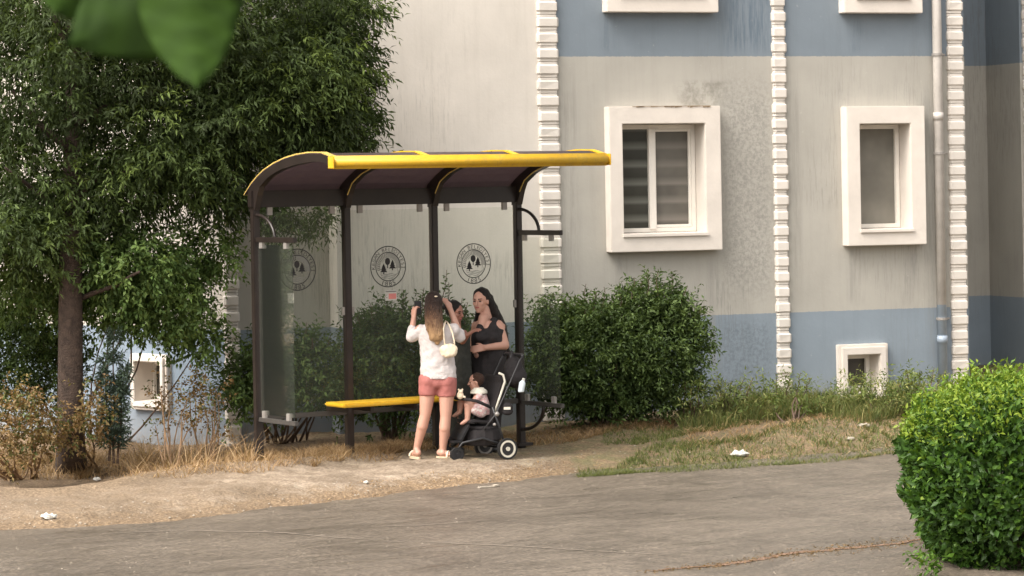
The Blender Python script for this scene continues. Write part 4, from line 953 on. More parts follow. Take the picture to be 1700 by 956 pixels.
k = MB(); k.stack([(T(.17, .23, 0).x, T(.17, .23, 0).y, .14, .17, .18), (T(.17, .23, 0).x, T(.17, .23, 0).y, .20, .20, .21), (T(.17, .23, 0).x, T(.17, .23, 0).y, .30, .19, .20)], 14)
k.build('basket', M['black_cloth'], st, False, .01)
k = MB(); k.stack([(T(.17, .23, 0).x, T(.17, .23, 0).y, .30, .175, .18), (T(.2, .23, 0).x, T(.2, .23, 0).y, .335, .15, .16)], 14); k.build('seat_pan', M['black_cloth'], st, False, .01)
SW = lambda f_, a2, z: s0v + T(f_, a2, z)
c_ = SW(-.21, .24, .84); k = MB(); k.ell(c_, (.10, .11, .155)); k.ell(c_ + V3(.02, .0, -.05), (.11, .12, .12)); k.capsule(c_ + V3(-.02, -.03, .1), c_ + V3(-.02, -.02, .19), .03, .02)
bp = empty('backpack', tuple(c_), 'black changing bag hanging from the stroller handle behind woman in black', 'bag'); k.v = [tuple(Vector(p) - c_) for p in k.v]; remesh(k, 'bag_body', M['black_cloth'], bp, .01, 2, None, (.02, .08))
k = MB(); k.tube([V3(-.03, -.05, .1), V3(-.02, -.03, .19), V3(-.01, .02, .17)], .012, 6); k.build('strap', M['plastic'], bp, True)
M['bottle'] = plain('clear_plastic', (0.55, 0.62, 0.66), 0.12)
c_ = SW(-.13, -.02, .655); bo = empty('water_bottle', tuple(c_), 'small clear water bottle in the holder on the stroller frame', 'bottle')
k = MB(); k.tube([V3(.02, 0, .0), V3(.02, 0, .01), V3(.035, 0, .09), V3(.045, 0, .115)], [.030, .032, .032, .013], 12); k.build('body', M['bottle'], bo, True)
k = MB(); k.tube([V3(.045, 0, .112), V3(.05, 0, .135)], .015, 10); k.build('cap', M['white_paper'], bo)
c_ = SW(-.02, .02, .50); k = MB(); k.ell(c_, (.055, .03, .055)); k.ell(c_ + V3(0, 0, -.03), (.055, .03, .04)); po = placed('pouch', k, M['black_cloth'], c_, 'small black pouch with a pale label strapped low on the stroller frame', 'pouch', True)
k = MB(); k.box((-.035, -.034, -.012), (.03, -.030, .014)); k.build('label_patch', M['white_rim'], po, False, .001)

# --- child in the stroller
ch = empty('person', tuple(SW(.20, .23, .37)), 'toddler with brown hair, cream bib and bare legs sitting in the stroller', 'person')
CL = ch.location.copy(); JC = lambda px, py, dy=0: at(px, py, 28.32 + dy) - CL
hc = JC(789, 634, .02); f = V3(-.95, -.15, -.12)
b = MB(); head(b, hc, f, .70); b.capsule(JC(792, 645, .02), JC(794, 652, .02), .03, .04)
b.stack([(*JC(801, 684).xy, JC(801, 684).z, .075, .08), (*JC(798, 665).xy, JC(798, 665).z, .07, .08), (*JC(796, 654).xy, JC(796, 654).z, .06, .08)])
for (h_, k_, an, to) in ((JC(798, 684, -.07), JC(777, 672, -.12), JC(776, 697, -.13), JC(767, 703, -.14)), (JC(792, 682, .05), JC(767, 664, .0), JC(763, 684, -.02), JC(754, 690, -.03))):
    b.capsule(h_, k_, .050, .040); b.capsule(k_, an, .038, .026); b.capsule(an, to, .024, .018)
    for t_ in range(5): b.capsule(to + V3(0, (t_ - 2) * .009, 0), to + V3(-.016, (t_ - 2) * .010, -.002), .007, .006, 6)
w_ = JC(775, 664, -.06); b.capsule(JC(794, 656, -.08), JC(785, 667, -.12), .028, .024); b.capsule(JC(785, 667, -.12), w_, .023, .018); hand(b, w_, V3(-1, -.1, .1), V3(0, 0, -1), 1, .5, .5)
remesh(b, 'body', M['skin'], ch, .005, 4); face_parts(hc, f, .70, ch, False)
def floral():
    m, t, b_, o = new_mat('pink_patterned_cloth'); v = tex_coord(t); n = noise(t, v, 28, 2)
    t.links.new(ramp(t, n, [(0.40, (0.66, 0.56, 0.54)), (0.52, (0.60, 0.30, 0.30)), (0.62, (0.72, 0.66, 0.62))]), b_.inputs['Base Color']); b_.inputs['Roughness'].default_value = .8; return m
d_ = MB(); d_.stack([(*JC(801, 688).xy, JC(801, 688).z, .085, .095), (*JC(799, 668).xy, JC(799, 668).z, .080, .09), (*JC(797, 654).xy, JC(797, 654).z, .062, .08)]); d_.capsule(JC(796, 656, -.08), JC(789, 664, -.10), .034, .032)
d_.capsule(JC(799, 684, -.07), JC(788, 679, -.10), .058, .054)
remesh(d_, 'romper', floral(), ch, .006, 3)
d_ = MB(); d_.stack([(*JC(795, 653, -.02).xy, JC(795, 653).z, .088, .088), (*JC(795, 648, -.02).xy, JC(795, 648).z, .082, .082), (*JC(795, 643, -.02).xy, JC(795, 643).z, .045, .05)]); remesh(d_, 'bib', M['white_rim'], ch, .006, 3)
hr = MB(); fh, rh, uh, mh = frame_of(f); hr.ell(hc + uh * .024 - fh * .026, (.062, .070, .066), rot=mh); remesh(hr, 'hair', M['hair_brown'], ch, .006, 2, None, (.012, .04))
c_ = at(764, 656, 28.14); k = MB(); k.ell(c_, (.034, .028, .04)); k.ell(c_ + V3(.005, -.01, .035), (.024, .022, .022)); k.ell(c_ + V3(-.014, -.005, .055), (.009, .006, .010)); k.ell(c_ + V3(.022, -.005, .055), (.009, .006, .010)); k.capsule(c_, c_ + V3(.045, -.01, -.02), .012, .010)
placed('plush_toy', k, M['cream'], c_, 'small cream plush toy tied to the bumper bar of the stroller', 'toy', True)

# ================================================================== VEGETATION
G = lambda *st: [(p, c) for p, c in st]
M['leaf_tree'] = leaf_mat('tree_leaf', G((0, (0.032, 0.046, 0.016)), (.45, (0.062, 0.094, 0.028)), (1, (0.145, 0.200, 0.050))), .34, .6)
M['leaf_light'] = leaf_mat('light_leaf', G((0, (0.045, 0.075, 0.025)), (.5, (0.090, 0.150, 0.040)), (1, (0.165, 0.24, 0.07))), .3)
M['leaf_bush'] = leaf_mat('bush_leaf', G((0, (0.032, 0.052, 0.018)), (.55, (0.064, 0.102, 0.030)), (1, (0.14, 0.20, 0.062))), .30)
M['leaf_hedge'] = leaf_mat('hedge_leaf', G((0, (0.022, 0.048, 0.010)), (.40, (0.042, 0.094, 0.016)), (.72, (0.095, 0.180, 0.022)), (1, (0.22, 0.29, 0.035))), .3, .45)
M['leaf_fir'] = leaf_mat('sapling_leaf', G((0, (0.035, 0.055, 0.042)), (1, (0.10, 0.14, 0.095))), .2)
M['leaf_dry'] = leaf_mat('dry_leaf', G((0, (0.13, 0.080, 0.040)), (.45, (0.22, 0.14, 0.06)), (.7, (0.27, 0.20, 0.09)), (.85, (0.12, 0.13, 0.045)), (1, (0.08, 0.11, 0.035))), .3)
M['leaf_weed'] = leaf_mat('weed_leaf', G((0, (0.06, 0.09, 0.025)), (.6, (0.16, 0.21, 0.055)), (1, (0.30, 0.28, 0.11))), .3)
M['grass_dry'] = leaf_mat('dry_grass', G((0, (0.17, 0.10, 0.05)), (.5, (0.36, 0.235, 0.125)), (1, (0.52, 0.38, 0.23))), .3, .7)
M['grass_green'] = leaf_mat('green_grass', G((0, (0.07, 0.09, 0.03)), (.6, (0.14, 0.165, 0.05)), (1, (0.33, 0.28, 0.12))), .3, .7)

def sprays(C, D, ln, nl, L, W, tone, droop=.4, spread=.9):
    """leaves set alternately along twigs; returns arrays for leaves_mesh"""
    n = len(C); D = unit(D); f = (np.arange(nl) + .5) / nl
    ln = np.broadcast_to(np.asarray(ln, float).reshape(-1, 1), (n, 1))
    P = C[:, None] + D[:, None] * (f[None, :, None] * ln[:, None]) - np.array([0, 0, 1]) * (f ** 2)[None, :, None] * ln[:, None] * droop * .5
    ref = rand_dirs(n); S1 = unit(np.cross(D, ref)); S2 = np.cross(D, S1)
    ang = np.arange(nl)[None] * 2.4 + rng.uniform(0, 6, (n, 1)); sd = S1[:, None] * np.cos(ang)[..., None] + S2[:, None] * np.sin(ang)[..., None]
    ld = unit(D[:, None] * .75 + sd * spread + np.array([0, 0, -droop]) + rng.normal(size=(n, nl, 3)) * .15)
    nn = unit(rng.normal(size=(n, nl, 3)) * .6 + np.array([0, 0, 1.0]))
    LL = (L * rng.uniform(.7, 1.25, (n, nl))); t = np.clip(np.asarray(tone).reshape(-1, 1) + rng.normal(size=(n, nl)) * .10, 0, 1)
    return P.reshape(-1, 3), ld.reshape(-1, 3), nn.reshape(-1, 3), LL.ravel(), (LL * W / L).ravel(), t.ravel()
def blob_points(blobs, shell=.5):
    """blobs (px, py, rx, ry, Y, depth, n) in picture pixels and metres -> centres, outward directions"""
    CC = []; OO = []
    for (px, py, rx, ry, Y, dep, n) in blobs:
        c = np.array(at(px, py, Y)); k = Y / F; d = rand_dirs(n); r = rng.uniform(0, 1, (n, 1)) ** shell
        CC.append(c + d * r * np.array([rx * k, dep, ry * k])); OO.append(d)
    return np.concatenate(CC), np.concatenate(OO)
def cat(lst): return [np.concatenate(x) for x in zip(*lst)]
def limb(mb, a, b_, r0, r1, sag=.1, n=7):
    a = Vector(a); b_ = Vector(b_); side = Vector((random.uniform(-1, 1), random.uniform(-1, 1), 0)) * sag * (b_ - a).length
    mb.tube([a.lerp(b_, i / n) + side * math.sin(math.pi * i / n) + Vector([random.uniform(-.012, .012) for _ in range(3)]) for i in range(n + 1)], [r0 + (r1 - r0) * i / n for i in range(n + 1)], 7)

# ---- the big tree
TB = on_ground(118, 772)
tree = empty('tree', tuple(TB), 'large dark tree with fine drooping leaves at the left of the bus shelter', 'tree')
def rel(root, arr): return arr - np.array(root.location)
tk = MB(); path = [TB + V3(0, 0, -.15)] + [at(x, y, Y) for x, y, Y in ((118, 740, 28.25), (117, 650, 28.3), (117, 520, 28.35), (118, 400, 28.4), (121, 280, 28.5), (124, 160, 28.6), (120, 30, 28.7), (112, -120, 28.8))]
tk.tube([p - TB for p in path], [.18, .14, .125, .118, .11, .10, .09, .075, .05], 14)
trunk = tk.build('trunk', M['bark'], tree, True)
lm = MB()
for (x0, y0, x1, y1, Y1, r0) in ((118, 420, 250, 330, 28.9, .045), (120, 330, 330, 200, 29.4, .055), (122, 250, 20, 150, 28.2, .05), (122, 200, 480, 60, 29.8, .06), (118, 470, -20, 380, 28.6, .045), (123, 140, 300, -60, 29, .05), (120, 300, 520, 230, 29.9, .05),
                            (118, 500, 230, 450, 28.1, .03), (118, 90, 30, -90, 28.3, .04), (330, 210, 560, 60, 30.1, .03), (300, 290, 470, 330, 29.3, .03), (118, 360, 10, 280, 27.8, .035)):
    limb(lm, at(x0, y0, 28.45 if x0 < 200 else 29.4) - TB, at(x1, y1, Y1) - TB, r0, .012)
br = lm.build('branches', M['bark'], trunk, True)
blobs = [(280, 60, 270, 130, 29.2, 1.1, 116), (60, 80, 190, 170, 28.6, 1.2, 92), (440, 130, 140, 112, 29.5, .9, 78), (520, 50, 66, 80, 29.8, .6, 32), (520, 190, 58, 50, 29.8, .5, 26), (350, 262, 88, 46, 29.1, .7, 34),
         (60, 300, 150, 100, 28.8, 1.0, 56), (250, 200, 160, 100, 29.0, 1.0, 66), (225, 320, 80, 46, 28.7, .6, 24), (30, 400, 90, 50, 28.3, .8, 28), (568, 95, 26, 50, 29.9, .3, 11), (565, 10, 36, 40, 29.9, .4, 12), (460, 228, 80, 18, 29.4, .5, 13), (365, 300, 40, 26, 29.0, .4, 10),
         (-150, 200, 180, 300, 28.6, 1.2, 50), (250, -170, 400, 130, 29.0, 1.4, 50), (572, 160, 20, 50, 29.9, .3, 8), (588, 20, 16, 24, 29.9, .2, 4), (575, 225, 20, 16, 29.8, .2, 4)]
C, O = blob_points(blobs, .40)
k5 = 19; R0 = np.repeat(rng.uniform(.10, .26, len(C)), k5)[:, None]; Dd = rand_dirs(len(C) * k5) * np.array([1, 1, .6]) + np.repeat(O, k5, 0) * .35
Cc = np.repeat(C, k5, 0) + Dd * R0; Dd = Dd + np.array([0, 0, -.10]) + rng.normal(size=Dd.shape) * .25
Ct = np.repeat(np.clip(rng.beta(1.5, 2.6, len(C)), 0, 1), k5) + np.clip(Dd[:, 2] * .12, -.1, .15)  # tone per cluster; upward twigs lighter, light on clump tops painted into the colour
arr = sprays(Cc, Dd, rng.uniform(.16, .36, len(Cc)), 11, .084, .0225, Ct, .55, .8)
P_, D_, N_, L_, W_, T_ = arr
# fringes seen behind the shelter glass and at the right outline
ex = [(455, 352, 25, 16, 29.0, .2, 12), (490, 362, 30, 20, 29.0, .2, 14), (530, 352, 26, 16, 29.0, .2, 10), (520, 375, 14, 10, 29.0, .15, 5), (450, 385, 14, 14, 29.0, .15, 6), (590, 235, 34, 16, 29.8, .25, 16), (445, 340, 20, 15, 29, .2, 8)]
C2, O2 = blob_points(ex, .6); C2 = np.repeat(C2, 5, 0) + rng.normal(size=(len(C2) * 5, 3)) * .05
a2 = sprays(C2, rng.normal(size=C2.shape) * .7 + np.array([0, 0, -.3]), rng.uniform(.14, .26, len(C2)), 9, .065, .017, np.full(len(C2), .3), .5, .8)
P_, D_, N_, L_, W_, T_ = cat([(P_, D_, N_, L_, W_, T_), a2])
link('crown', leaves_mesh('crown', rel(tree, P_), D_, N_, L_, W_, T_), M['leaf_tree'], tree)

def plant(name, label, catg, base, blobs, stems, leaf, mat, stem_mat='twig', k=4, droop=.2, spread=.9, nl=7, ln=(.10, .22), tone=(.15, .8), sprig=(), group=None, up_=.5, crown='foliage', shell=.36):
    root = empty(name, tuple(base), label, catg, group); base = Vector(base); mb = MB()
    C, O = blob_points(blobs, shell)
    for j in range(stems):
        tgt = Vector(C[rng.integers(len(C))]); st_ = base + V3(random.uniform(-.16, .16) * (tgt - base).length, random.uniform(-.1, .1), -.03)
        st_.x = st_.x * .45 + (tgt.x * .5 + base.x * .5) * .55
        limb(mb, st_ - base, tgt - base, random.uniform(.008, .016), .004, .08, 5)
    C = np.repeat(C, k, 0) + rng.normal(size=(len(C) * k, 3)) * .07
    D = np.repeat(O, k, 0) * .7 + rng.normal(size=C.shape) * .5 + np.array([0, 0, up_])
    tn = np.repeat(rng.uniform(tone[0], tone[1], len(C) // k), k)
    parts = [sprays(C, D, rng.uniform(ln[0], ln[1], len(C)), nl, leaf[0], leaf[1], tn, droop, spread)]
    for (x0, y0, x1, y1, Y) in sprig:
        a = at(x0, y0, Y); b_ = at(x1, y1, Y); limb(mb, a - base, b_ - base, .006, .003, .03, 4); L = (b_ - a).length
        parts.append(sprays(np.array([tuple(a)]), np.array([tuple(b_ - a)]), L, max(5, int(L / .028)), leaf[0] * 1.05, leaf[1] * 1.05, np.array([.6]), .15, .85))
        for j in range(3):
            q = a.lerp(b_, random.uniform(.1, .7)); parts.append(sprays(np.array([tuple(q)]), np.array([(random.uniform(-.6, .6), random.uniform(-.3, .3), 1)]), L * .3, 5, leaf[0], leaf[1], np.array([.6]), .15, .85))
    mb.build('stems', M[stem_mat], root)
    link(crown, leaves_mesh(crown, rel(root, cat(parts)[0]), *cat(parts)[1:]), M[mat], root); return root

# ---- lower, lighter tree behind the trunk
plant('tree', 'low light green broad leaved tree hanging behind the dark tree trunk', 'tree', on_ground(70, 752) + V3(0, 1.2, 0),
      [(60, 460, 110, 60, 28.9, .5, 150), (215, 440, 85, 50, 28.6, .5, 170), (275, 500, 70, 56, 28.9, .45, 130), (200, 500, 90, 40, 29.0, .4, 90), (340, 385, 36, 18, 29.2, .25, 18), (335, 560, 36, 34, 29.2, .3, 40), (60, 530, 90, 60, 29.8, .4, 110), (150, 400, 90, 40, 29.2, .4, 60), (310, 440, 60, 40, 29.3, .3, 50), (375, 425, 22, 12, 29.1, .2, 12)],
      9, (.062, .030), 'leaf_light', 'twig', 5, .5, .9, 7, (.10, .24), (.2, 1.0), (), None, -.1, 'crown')
plant('shrub', 'dark green shrub standing at the far left behind the dry brown shrub', 'shrub', on_ground(50, 745) + V3(0, 1.0, 0),
      [(30, 600, 70, 70, 29.6, .4, 130), (95, 620, 45, 50, 29.6, .3, 60), (-60, 600, 80, 90, 29.6, .4, 60)], 8, (.055, .024), 'leaf_bush', 'twig', 5, .2)

# ---- feathery sapling
root = empty('sapling', tuple(on_ground(186, 770)), 'grey green feathery sapling between the dark trunk and the small basement window', 'sapling'); mb = MB(); parts = []
for (xt, yt, yb, w_) in ((190, 548, 768, 30), (172, 600, 765, 22), (207, 610, 768, 22)):
    a = at(188 + (xt - 188) * .4, yb, 28.35); b_ = at(xt, yt, 28.35); limb(mb, a - root.location, b_ - root.location, .014, .004, .02, 6)
    for j in range(90):
        fr = random.uniform(.12, 1); q = a.lerp(b_, fr); az = random.uniform(0, 6.3); ln_ = (w_ / 168) * (1.15 - fr * .75)
        parts.append(sprays(np.array([tuple(q)]), np.array([(math.cos(az), math.sin(az), .55)]), ln_, 11, .075, .016, np.array([random.random()]), .1, .9))
mb.build('stems', M['twig'], root); link('foliage', leaves_mesh('foliage', rel(root, cat(parts)[0]), *cat(parts)[1:]), M['leaf_fir'], root)

# ---- dry shrubs on the left
dl = dict(leaf=(.042, .024), mat='leaf_dry', stem_mat='dry_twig', k=3, droop=.3, nl=5, ln=(.06, .14), group='dry brown shrubs at the left', tone=(.05, 1.0))
plant('dry_shrub', 'dry orange brown shrub at the left edge, the thickest of the dry ones', 'shrub', on_ground(35, 795), [(25, 690, 50, 42, 27.4, .3, 120), (70, 720, 28, 40, 27.6, .25, 50), (10, 750, 60, 30, 27.3, .3, 50), (-60, 700, 60, 60, 27.4, .3, 40)], 16, **dl)
plant('dry_shrub', 'yellowing shrub growing in front of the dark tree trunk', 'shrub', on_ground(150, 778), [(150, 690, 30, 45, 28.0, .25, 48), (120, 720, 40, 30, 27.9, .2, 40)], 12, **dl)
plant('dry_shrub', 'sparse bare stemmed shrub with few brown leaves below the small window', 'shrub', on_ground(288, 775), [(275, 655, 22, 22, 28.6, .2, 10), (300, 680, 30, 34, 28.6, .2, 16), (262, 700, 16, 30, 28.6, .2, 5)], 9, **dl)
plant('dry_shrub', 'sparse brown leaved shrub growing beside the left white quoin column', 'shrub', on_ground(345, 768), [(340, 660, 30, 30, 28.8, .2, 26), (352, 705, 24, 34, 28.8, .2, 14), (318, 650, 16, 20, 28.8, .2, 9)], 9, **dl)

# ---- bushes behind the shelter
bk = dict(leaf=(.062, .027), mat='leaf_bush', k=4, nl=7, group='green bushes behind the bus shelter')
plant('bush', 'green bush behind the left glass bay, its left half outside the shelter', 'bush', on_ground(460, 742) + V3(0, .5, 0), [(404, 630, 32, 46, 29.4, .35, 50), (455, 632, 60, 52, 29.5, .4, 110), (520, 622, 48, 58, 29.6, .4, 100), (480, 580, 60, 24, 29.5, .3, 36), (406, 665, 26, 28, 29.3, .3, 22), (545, 655, 30, 30, 29.6, .3, 26)], 18,
      sprig=[(500, 590, 508, 536, 29.4), (478, 600, 462, 560, 29.4), (540, 590, 548, 556, 29.5), (425, 590, 436, 566, 29.4), (518, 580, 522, 548, 29.4)], **bk)
plant('bush', 'tall dense bush behind the middle glass bay and the bench', 'bush', on_ground(640, 736) + V3(0, .6, 0), [(615, 600, 48, 70, 30.0, .4, 120), (672, 590, 50, 78, 30.0, .4, 140), (640, 650, 70, 36, 29.9, .4, 70), (590, 640, 30, 50, 29.9, .3, 40), (640, 545, 46, 24, 30, .3, 34), (640, 705, 60, 14, 29.9, .3, 14)], 22,
      sprig=[(618, 540, 614, 500, 29.8), (640, 530, 640, 492, 29.8), (668, 530, 668, 482, 29.8), (690, 530, 694, 498, 29.8), (655, 540, 650, 508, 29.8), (700, 540, 705, 478, 29.8), (600, 550, 594, 520, 29.8)], **bk)
plant('bush', 'tall bush behind the two women, one long sprig rising to the round emblem', 'bush', on_ground(770, 733) + V3(0, .6, 0), [(735, 600, 44, 66, 30.3, .4, 110), (785, 600, 50, 66, 30.3, .4, 110), (760, 655, 70, 34, 30.2, .4, 50), (830, 620, 24, 50, 30.3, .3, 26), (765, 705, 50, 14, 30.2, .3, 10)], 16,
      sprig=[(735, 540, 741, 448, 30.1), (748, 540, 745, 470, 30.1), (728, 545, 722, 486, 30.1), (772, 545, 776, 500, 30.1), (760, 545, 768, 494, 30.1)], **bk)
plant('bush', 'large rounded bush in front of the grey wall right of the shelter', 'bush', on_ground(1010, 706) + V3(0, .3, 0),
      [(985, 600, 105, 78, 31.0, .55, 420), (1090, 590, 82, 90, 31.1, .5, 380), (915, 590, 44, 66, 30.9, .4, 120), (1080, 510, 50, 36, 31.1, .35, 80), (925, 530, 34, 26, 30.9, .3, 36), (1000, 530, 60, 24, 31, .35, 60), (1010, 665, 120, 24, 31, .45, 110), (1120, 540, 30, 40, 31.1, .3, 50)], 46,
      leaf=(.060, .024), mat='leaf_bush', k=5, nl=7, tone=(.2, .95),
      sprig=[(905, 530, 905, 496, 30.8), (912, 525, 918, 486, 30.8), (940, 520, 936, 496, 30.8), (970, 520, 972, 472, 30.9), (985, 520, 990, 484, 30.9), (1000, 520, 1004, 476, 30.9), (1030, 510, 1028, 474, 30.9), (1050, 500, 1052, 462, 30.9), (1075, 490, 1075, 452, 30.9), (1092, 490, 1092, 448, 30.9), (1115, 490, 1116, 450, 30.9), (1130, 510, 1140, 476, 30.9), (1150, 540, 1166, 510, 30.9), (1062, 500, 1066, 468, 30.9)])
# ---- weeds in front of the basement window
wd = dict(leaf=(.060, .016), mat='leaf_weed', stem_mat='twig', k=3, nl=7, ln=(.10, .22), group='green weeds along the building', tone=(.1, .9))
for (px, py, w_, h_, n_, lab) in ((1150, 668, 26, 28, 22, 'small grey green weed clump right below the large rounded bush'), (1215, 664, 40, 22, 34, 'low weed clump left of the second white quoin column'), (1310, 664, 40, 26, 46, 'yellow green weed clump at the foot of the second quoin column'), (1450, 662, 62, 22, 90, 'tall grassy weed clump in front of the right basement window'), (1530, 650, 44, 26, 50, 'weed clump between the basement window and the clipped hedge')):
    Yb = float(np.interp(px, [1150, 1530], [31.0, 32.0])); plant('weed', lab, 'weed', on_ground(px, py + h_ + 8), [(px, py, w_, h_, Yb - .2, .3, n_)], 8, sprig=[(px + dx, py - h_ * .3, px + dx * 1.3 + 4, py - h_ * 1.1 - random.uniform(4, 16), Yb - .2) for dx in (-w_ * .5, -w_ * .1, w_ * .3, w_ * .6)], **wd)

# ---- grass (nobody could count it)
def scatter(n, x0, x1, ylo, yhi, fn=None, pw=1.0):
    P = []
    while len(P) < n:
        px = random.uniform(x0, x1); a, b_ = ylo(px), yhi(px); py = b_ + (a - b_) * random.random() ** pw
        if fn and random.random() > fn(px, py): continue
        P.append(tuple(on_ground(px, py, 3)))
    return np.array(P)
def I(xs, ys): return lambda x: float(np.interp(x, xs, ys))
def grass(name, label, P, h, w_, tone, mat, lean=.5, catg='grass'):
    n = len(P); H = h * rng.uniform(.35, 1.2, n); ln_ = rng.normal(size=(n, 3)) * (H * lean)[:, None]; ln_[:, 2] = 0
    o = link(name, blades_mesh(name, P - np.array([0, 0, .02]), H, w_ * rng.uniform(.6, 1.3, n), ln_, np.clip(rng.normal(tone, .25, n), 0, 1)), M[mat]); return tag(o, label, catg, None, 'stuff')
def clumpy(px, py): return .30 + .70 * max(0, math.sin(px * .045 + 1.3 * math.sin(px * .013)) * math.sin(px * .11 + py * .07)) 
P = scatter(9000, -80, 660, I([-80, 0, 140, 250, 400, 660], [800, 797, 796, 790, 776, 764]), I([-80, 300, 400, 660], [752, 760, 752, 744]), clumpy)
grass('dry_grass', 'dry straw coloured grass along the building at the left', P, .105, .0032, .5, 'grass_dry', 1.3)
P = scatter(1100, -80, 420, I([-80, 0, 140, 250, 420], [800, 797, 794, 788, 770]), I([-80, 300, 420], [758, 760, 750]), clumpy)
grass('tall_dry_grass', 'tall bent dry stalks beside the dry shrubs', P, .30, .0036, .6, 'grass_dry', 1.0)
P = scatter(5200, 640, 1120, I([640, 860, 1120], [752, 744, 716]), I([640, 860, 1120], [734, 724, 694]), clumpy)
grass('dry_grass', 'dry grass under the bushes behind the shelter', P, .10, .0034, .45, 'grass_dry', 1.3)
P = scatter(5200, -80, 1000, lambda x: road_edge_y(x) - 2, lambda x: road_edge_y(x) - 16 - 14 * max(0, min(1, (x - 300) / 300)), clumpy)
grass('dry_grass', 'short dry grass growing along the edge of the road', P, .035, .0045, .5, 'grass_dry', .9)
P = scatter(7000, -80, 1000, lambda x: road_edge_y(x) - 2, lambda x: road_edge_y(x) - 22 - 20 * max(0, min(1, (x - 250) / 300)), clumpy)
grass('fallen_straw', 'flattened straw and dry stalks littering the dusty verge', P, .012, .003, .45, 'grass_dry', 3.0)
P = scatter(15000, 960, 1520, lambda x: road_edge_y(x) - 5, I([960, 1020, 1100, 1250, 1400, 1520], [770, 760, 738, 728, 716, 706]), lambda x, y: .25 + .75 * clumpy(x, y))
grass('green_grass', 'patchy green grass on the bank beside the road', P, .075, .0045, .38, 'grass_green', .6)
P = scatter(5000, 1000, 1260, I([1000, 1100, 1260], [740, 735, 712]), I([1000, 1100, 1260], [716, 714, 700]), clumpy)
grass('green_grass', 'short green grass behind the dirt path right of the shelter', P, .06, .0045, .4, 'grass_green', .6)
P = scatter(9000, 1130, 1560, I([1130, 1250, 1400, 1560], [716, 706, 698, 692]), I([1130, 1300, 1560], [692, 676, 668]), lambda x, y: .3 + .7 * clumpy(x, y))
grass('green_grass', 'tall mixed grass along the foot of the building at the right', P, .20, .005, .5, 'grass_green', .45)
P = scatter(3500, 1130, 1530, I([1130, 1530], [745, 735]), I([1130, 1530], [706, 690]), clumpy)
grass('dry_grass', 'dry straw lying on the bank at the right', P, .07, .005, .6, 'grass_dry', 1.0)
P = scatter(1500, 380, 880, I([380, 560, 720, 880], [770, 762, 752, 742]), I([380, 560, 720, 880], [756, 748, 740, 730]), clumpy)
grass('dry_grass', 'dry grass around the feet of the shelter posts', P, .11, .0045, .5, 'grass_dry', .6)
# leaf litter in the seam
P = []
for _ in range(900):
    x = 1060 + 500 * random.random() ** .7; y = float(np.interp(x, [1080, 1190, 1290, 1400, 1560], [948, 938, 922, 910, 893])) + random.gauss(0, 1.5 + 4.5 * (x - 1060) / 500); P.append(tuple(ground_at(x, y, -.094)))
P = np.array(P); n = len(P); o_ = link('leaf_litter', leaves_mesh('leaf_litter', P, rng.normal(size=(n, 3)) * np.array([1, 1, .15]), rng.normal(size=(n, 3)) * .3 + np.array([0, 0, 1]), rng.uniform(.015, .035, n), rng.uniform(.006, .014, n), rng.uniform(0, .55, n)), M['leaf_dry'])
tag(o_, 'dry fallen leaves gathered along the seam of the asphalt', 'leaf litter', None, 'stuff')

# ---- clipped hedge, right foreground
HB = ground_at(1660, 962, -0.12)
hedge = empty('hedge', tuple(HB), 'clipped bright green hedge in the right foreground', 'hedge')
hx0 = at(1526, 780, 20.3).x; hz1 = at(1600, 632, 20.3).z; 
def hedge_pts(n):
    # superellipsoid shell, axis along the road direction; returns position and outward normal
    c = np.array([hx0 + 1.15, 21.0, (hz1 - .10) / 2]); a = np.array([1.15, .95, (hz1 + .10) / 2 + .02]); d = rand_dirs(n); p_ = 3.4
    r = (np.abs(d) ** p_).sum(1) ** (-1 / p_); q = d * r[:, None]; nrm = unit(np.sign(q) * np.abs(q) ** (p_ - 1) / a)
    lump = 1 + .045 * np.sin(q[:, 0] * 7 + q[:, 2] * 5) * np.sin(q[:, 1] * 6 + 1) + .02 * np.sin(q[:, 2] * 13 + q[:, 0] * 9)
    X = c + q * a * lump[:, None]; fr = np.clip((X[:, 0] - hx0) / 2.3, 0, 1); zf = np.clip(X[:, 2] / hz1, 0, 1)
    X[:, 2] -= .16 * (1 - fr) ** 2 * zf + .10 * (1 - zf) ** 2; X[:, 0] += .12 * (1 - zf) ** 2 * (1 - fr); return X, nrm
parts = []
X, Nn = hedge_pts(27000); depth = rng.exponential(.05, len(X)); X = X - Nn * depth[:, None]
X[:, 2] -= .10 * np.clip((X[:, 0] - (hx0 + .1)) * -1.2 + .3, 0, 1) * 0
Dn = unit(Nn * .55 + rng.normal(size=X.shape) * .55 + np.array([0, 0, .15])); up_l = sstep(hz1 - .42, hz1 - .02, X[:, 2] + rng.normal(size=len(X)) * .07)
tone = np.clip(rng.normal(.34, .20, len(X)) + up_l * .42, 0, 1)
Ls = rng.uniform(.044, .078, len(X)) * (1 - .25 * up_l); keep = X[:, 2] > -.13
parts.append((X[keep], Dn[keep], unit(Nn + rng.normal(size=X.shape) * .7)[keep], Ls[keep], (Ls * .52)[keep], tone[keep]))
X2, N2 = hedge_pts(3400); m2 = N2[:, 2] > .25; X2 = X2[m2]
parts.append(sprays(X2, rng.normal(size=X2.shape) * .35 + np.array([0, 0, 1.0]), rng.uniform(.05, .15, len(X2)), 6, .045, .019, np.full(len(X2), .86), .1, .8))
ga = np.array([tuple(at(1545 + random.uniform(-8, 25), 930 + random.uniform(-14, 20), 20.0)) for _ in range(26)])
parts.append(sprays(ga, rng.normal(size=ga.shape) * .5 + np.array([-1.0, -.3, .35]), rng.uniform(.1, .26, len(ga)), 6, .05, .022, np.full(len(ga), .6), .2, .9))
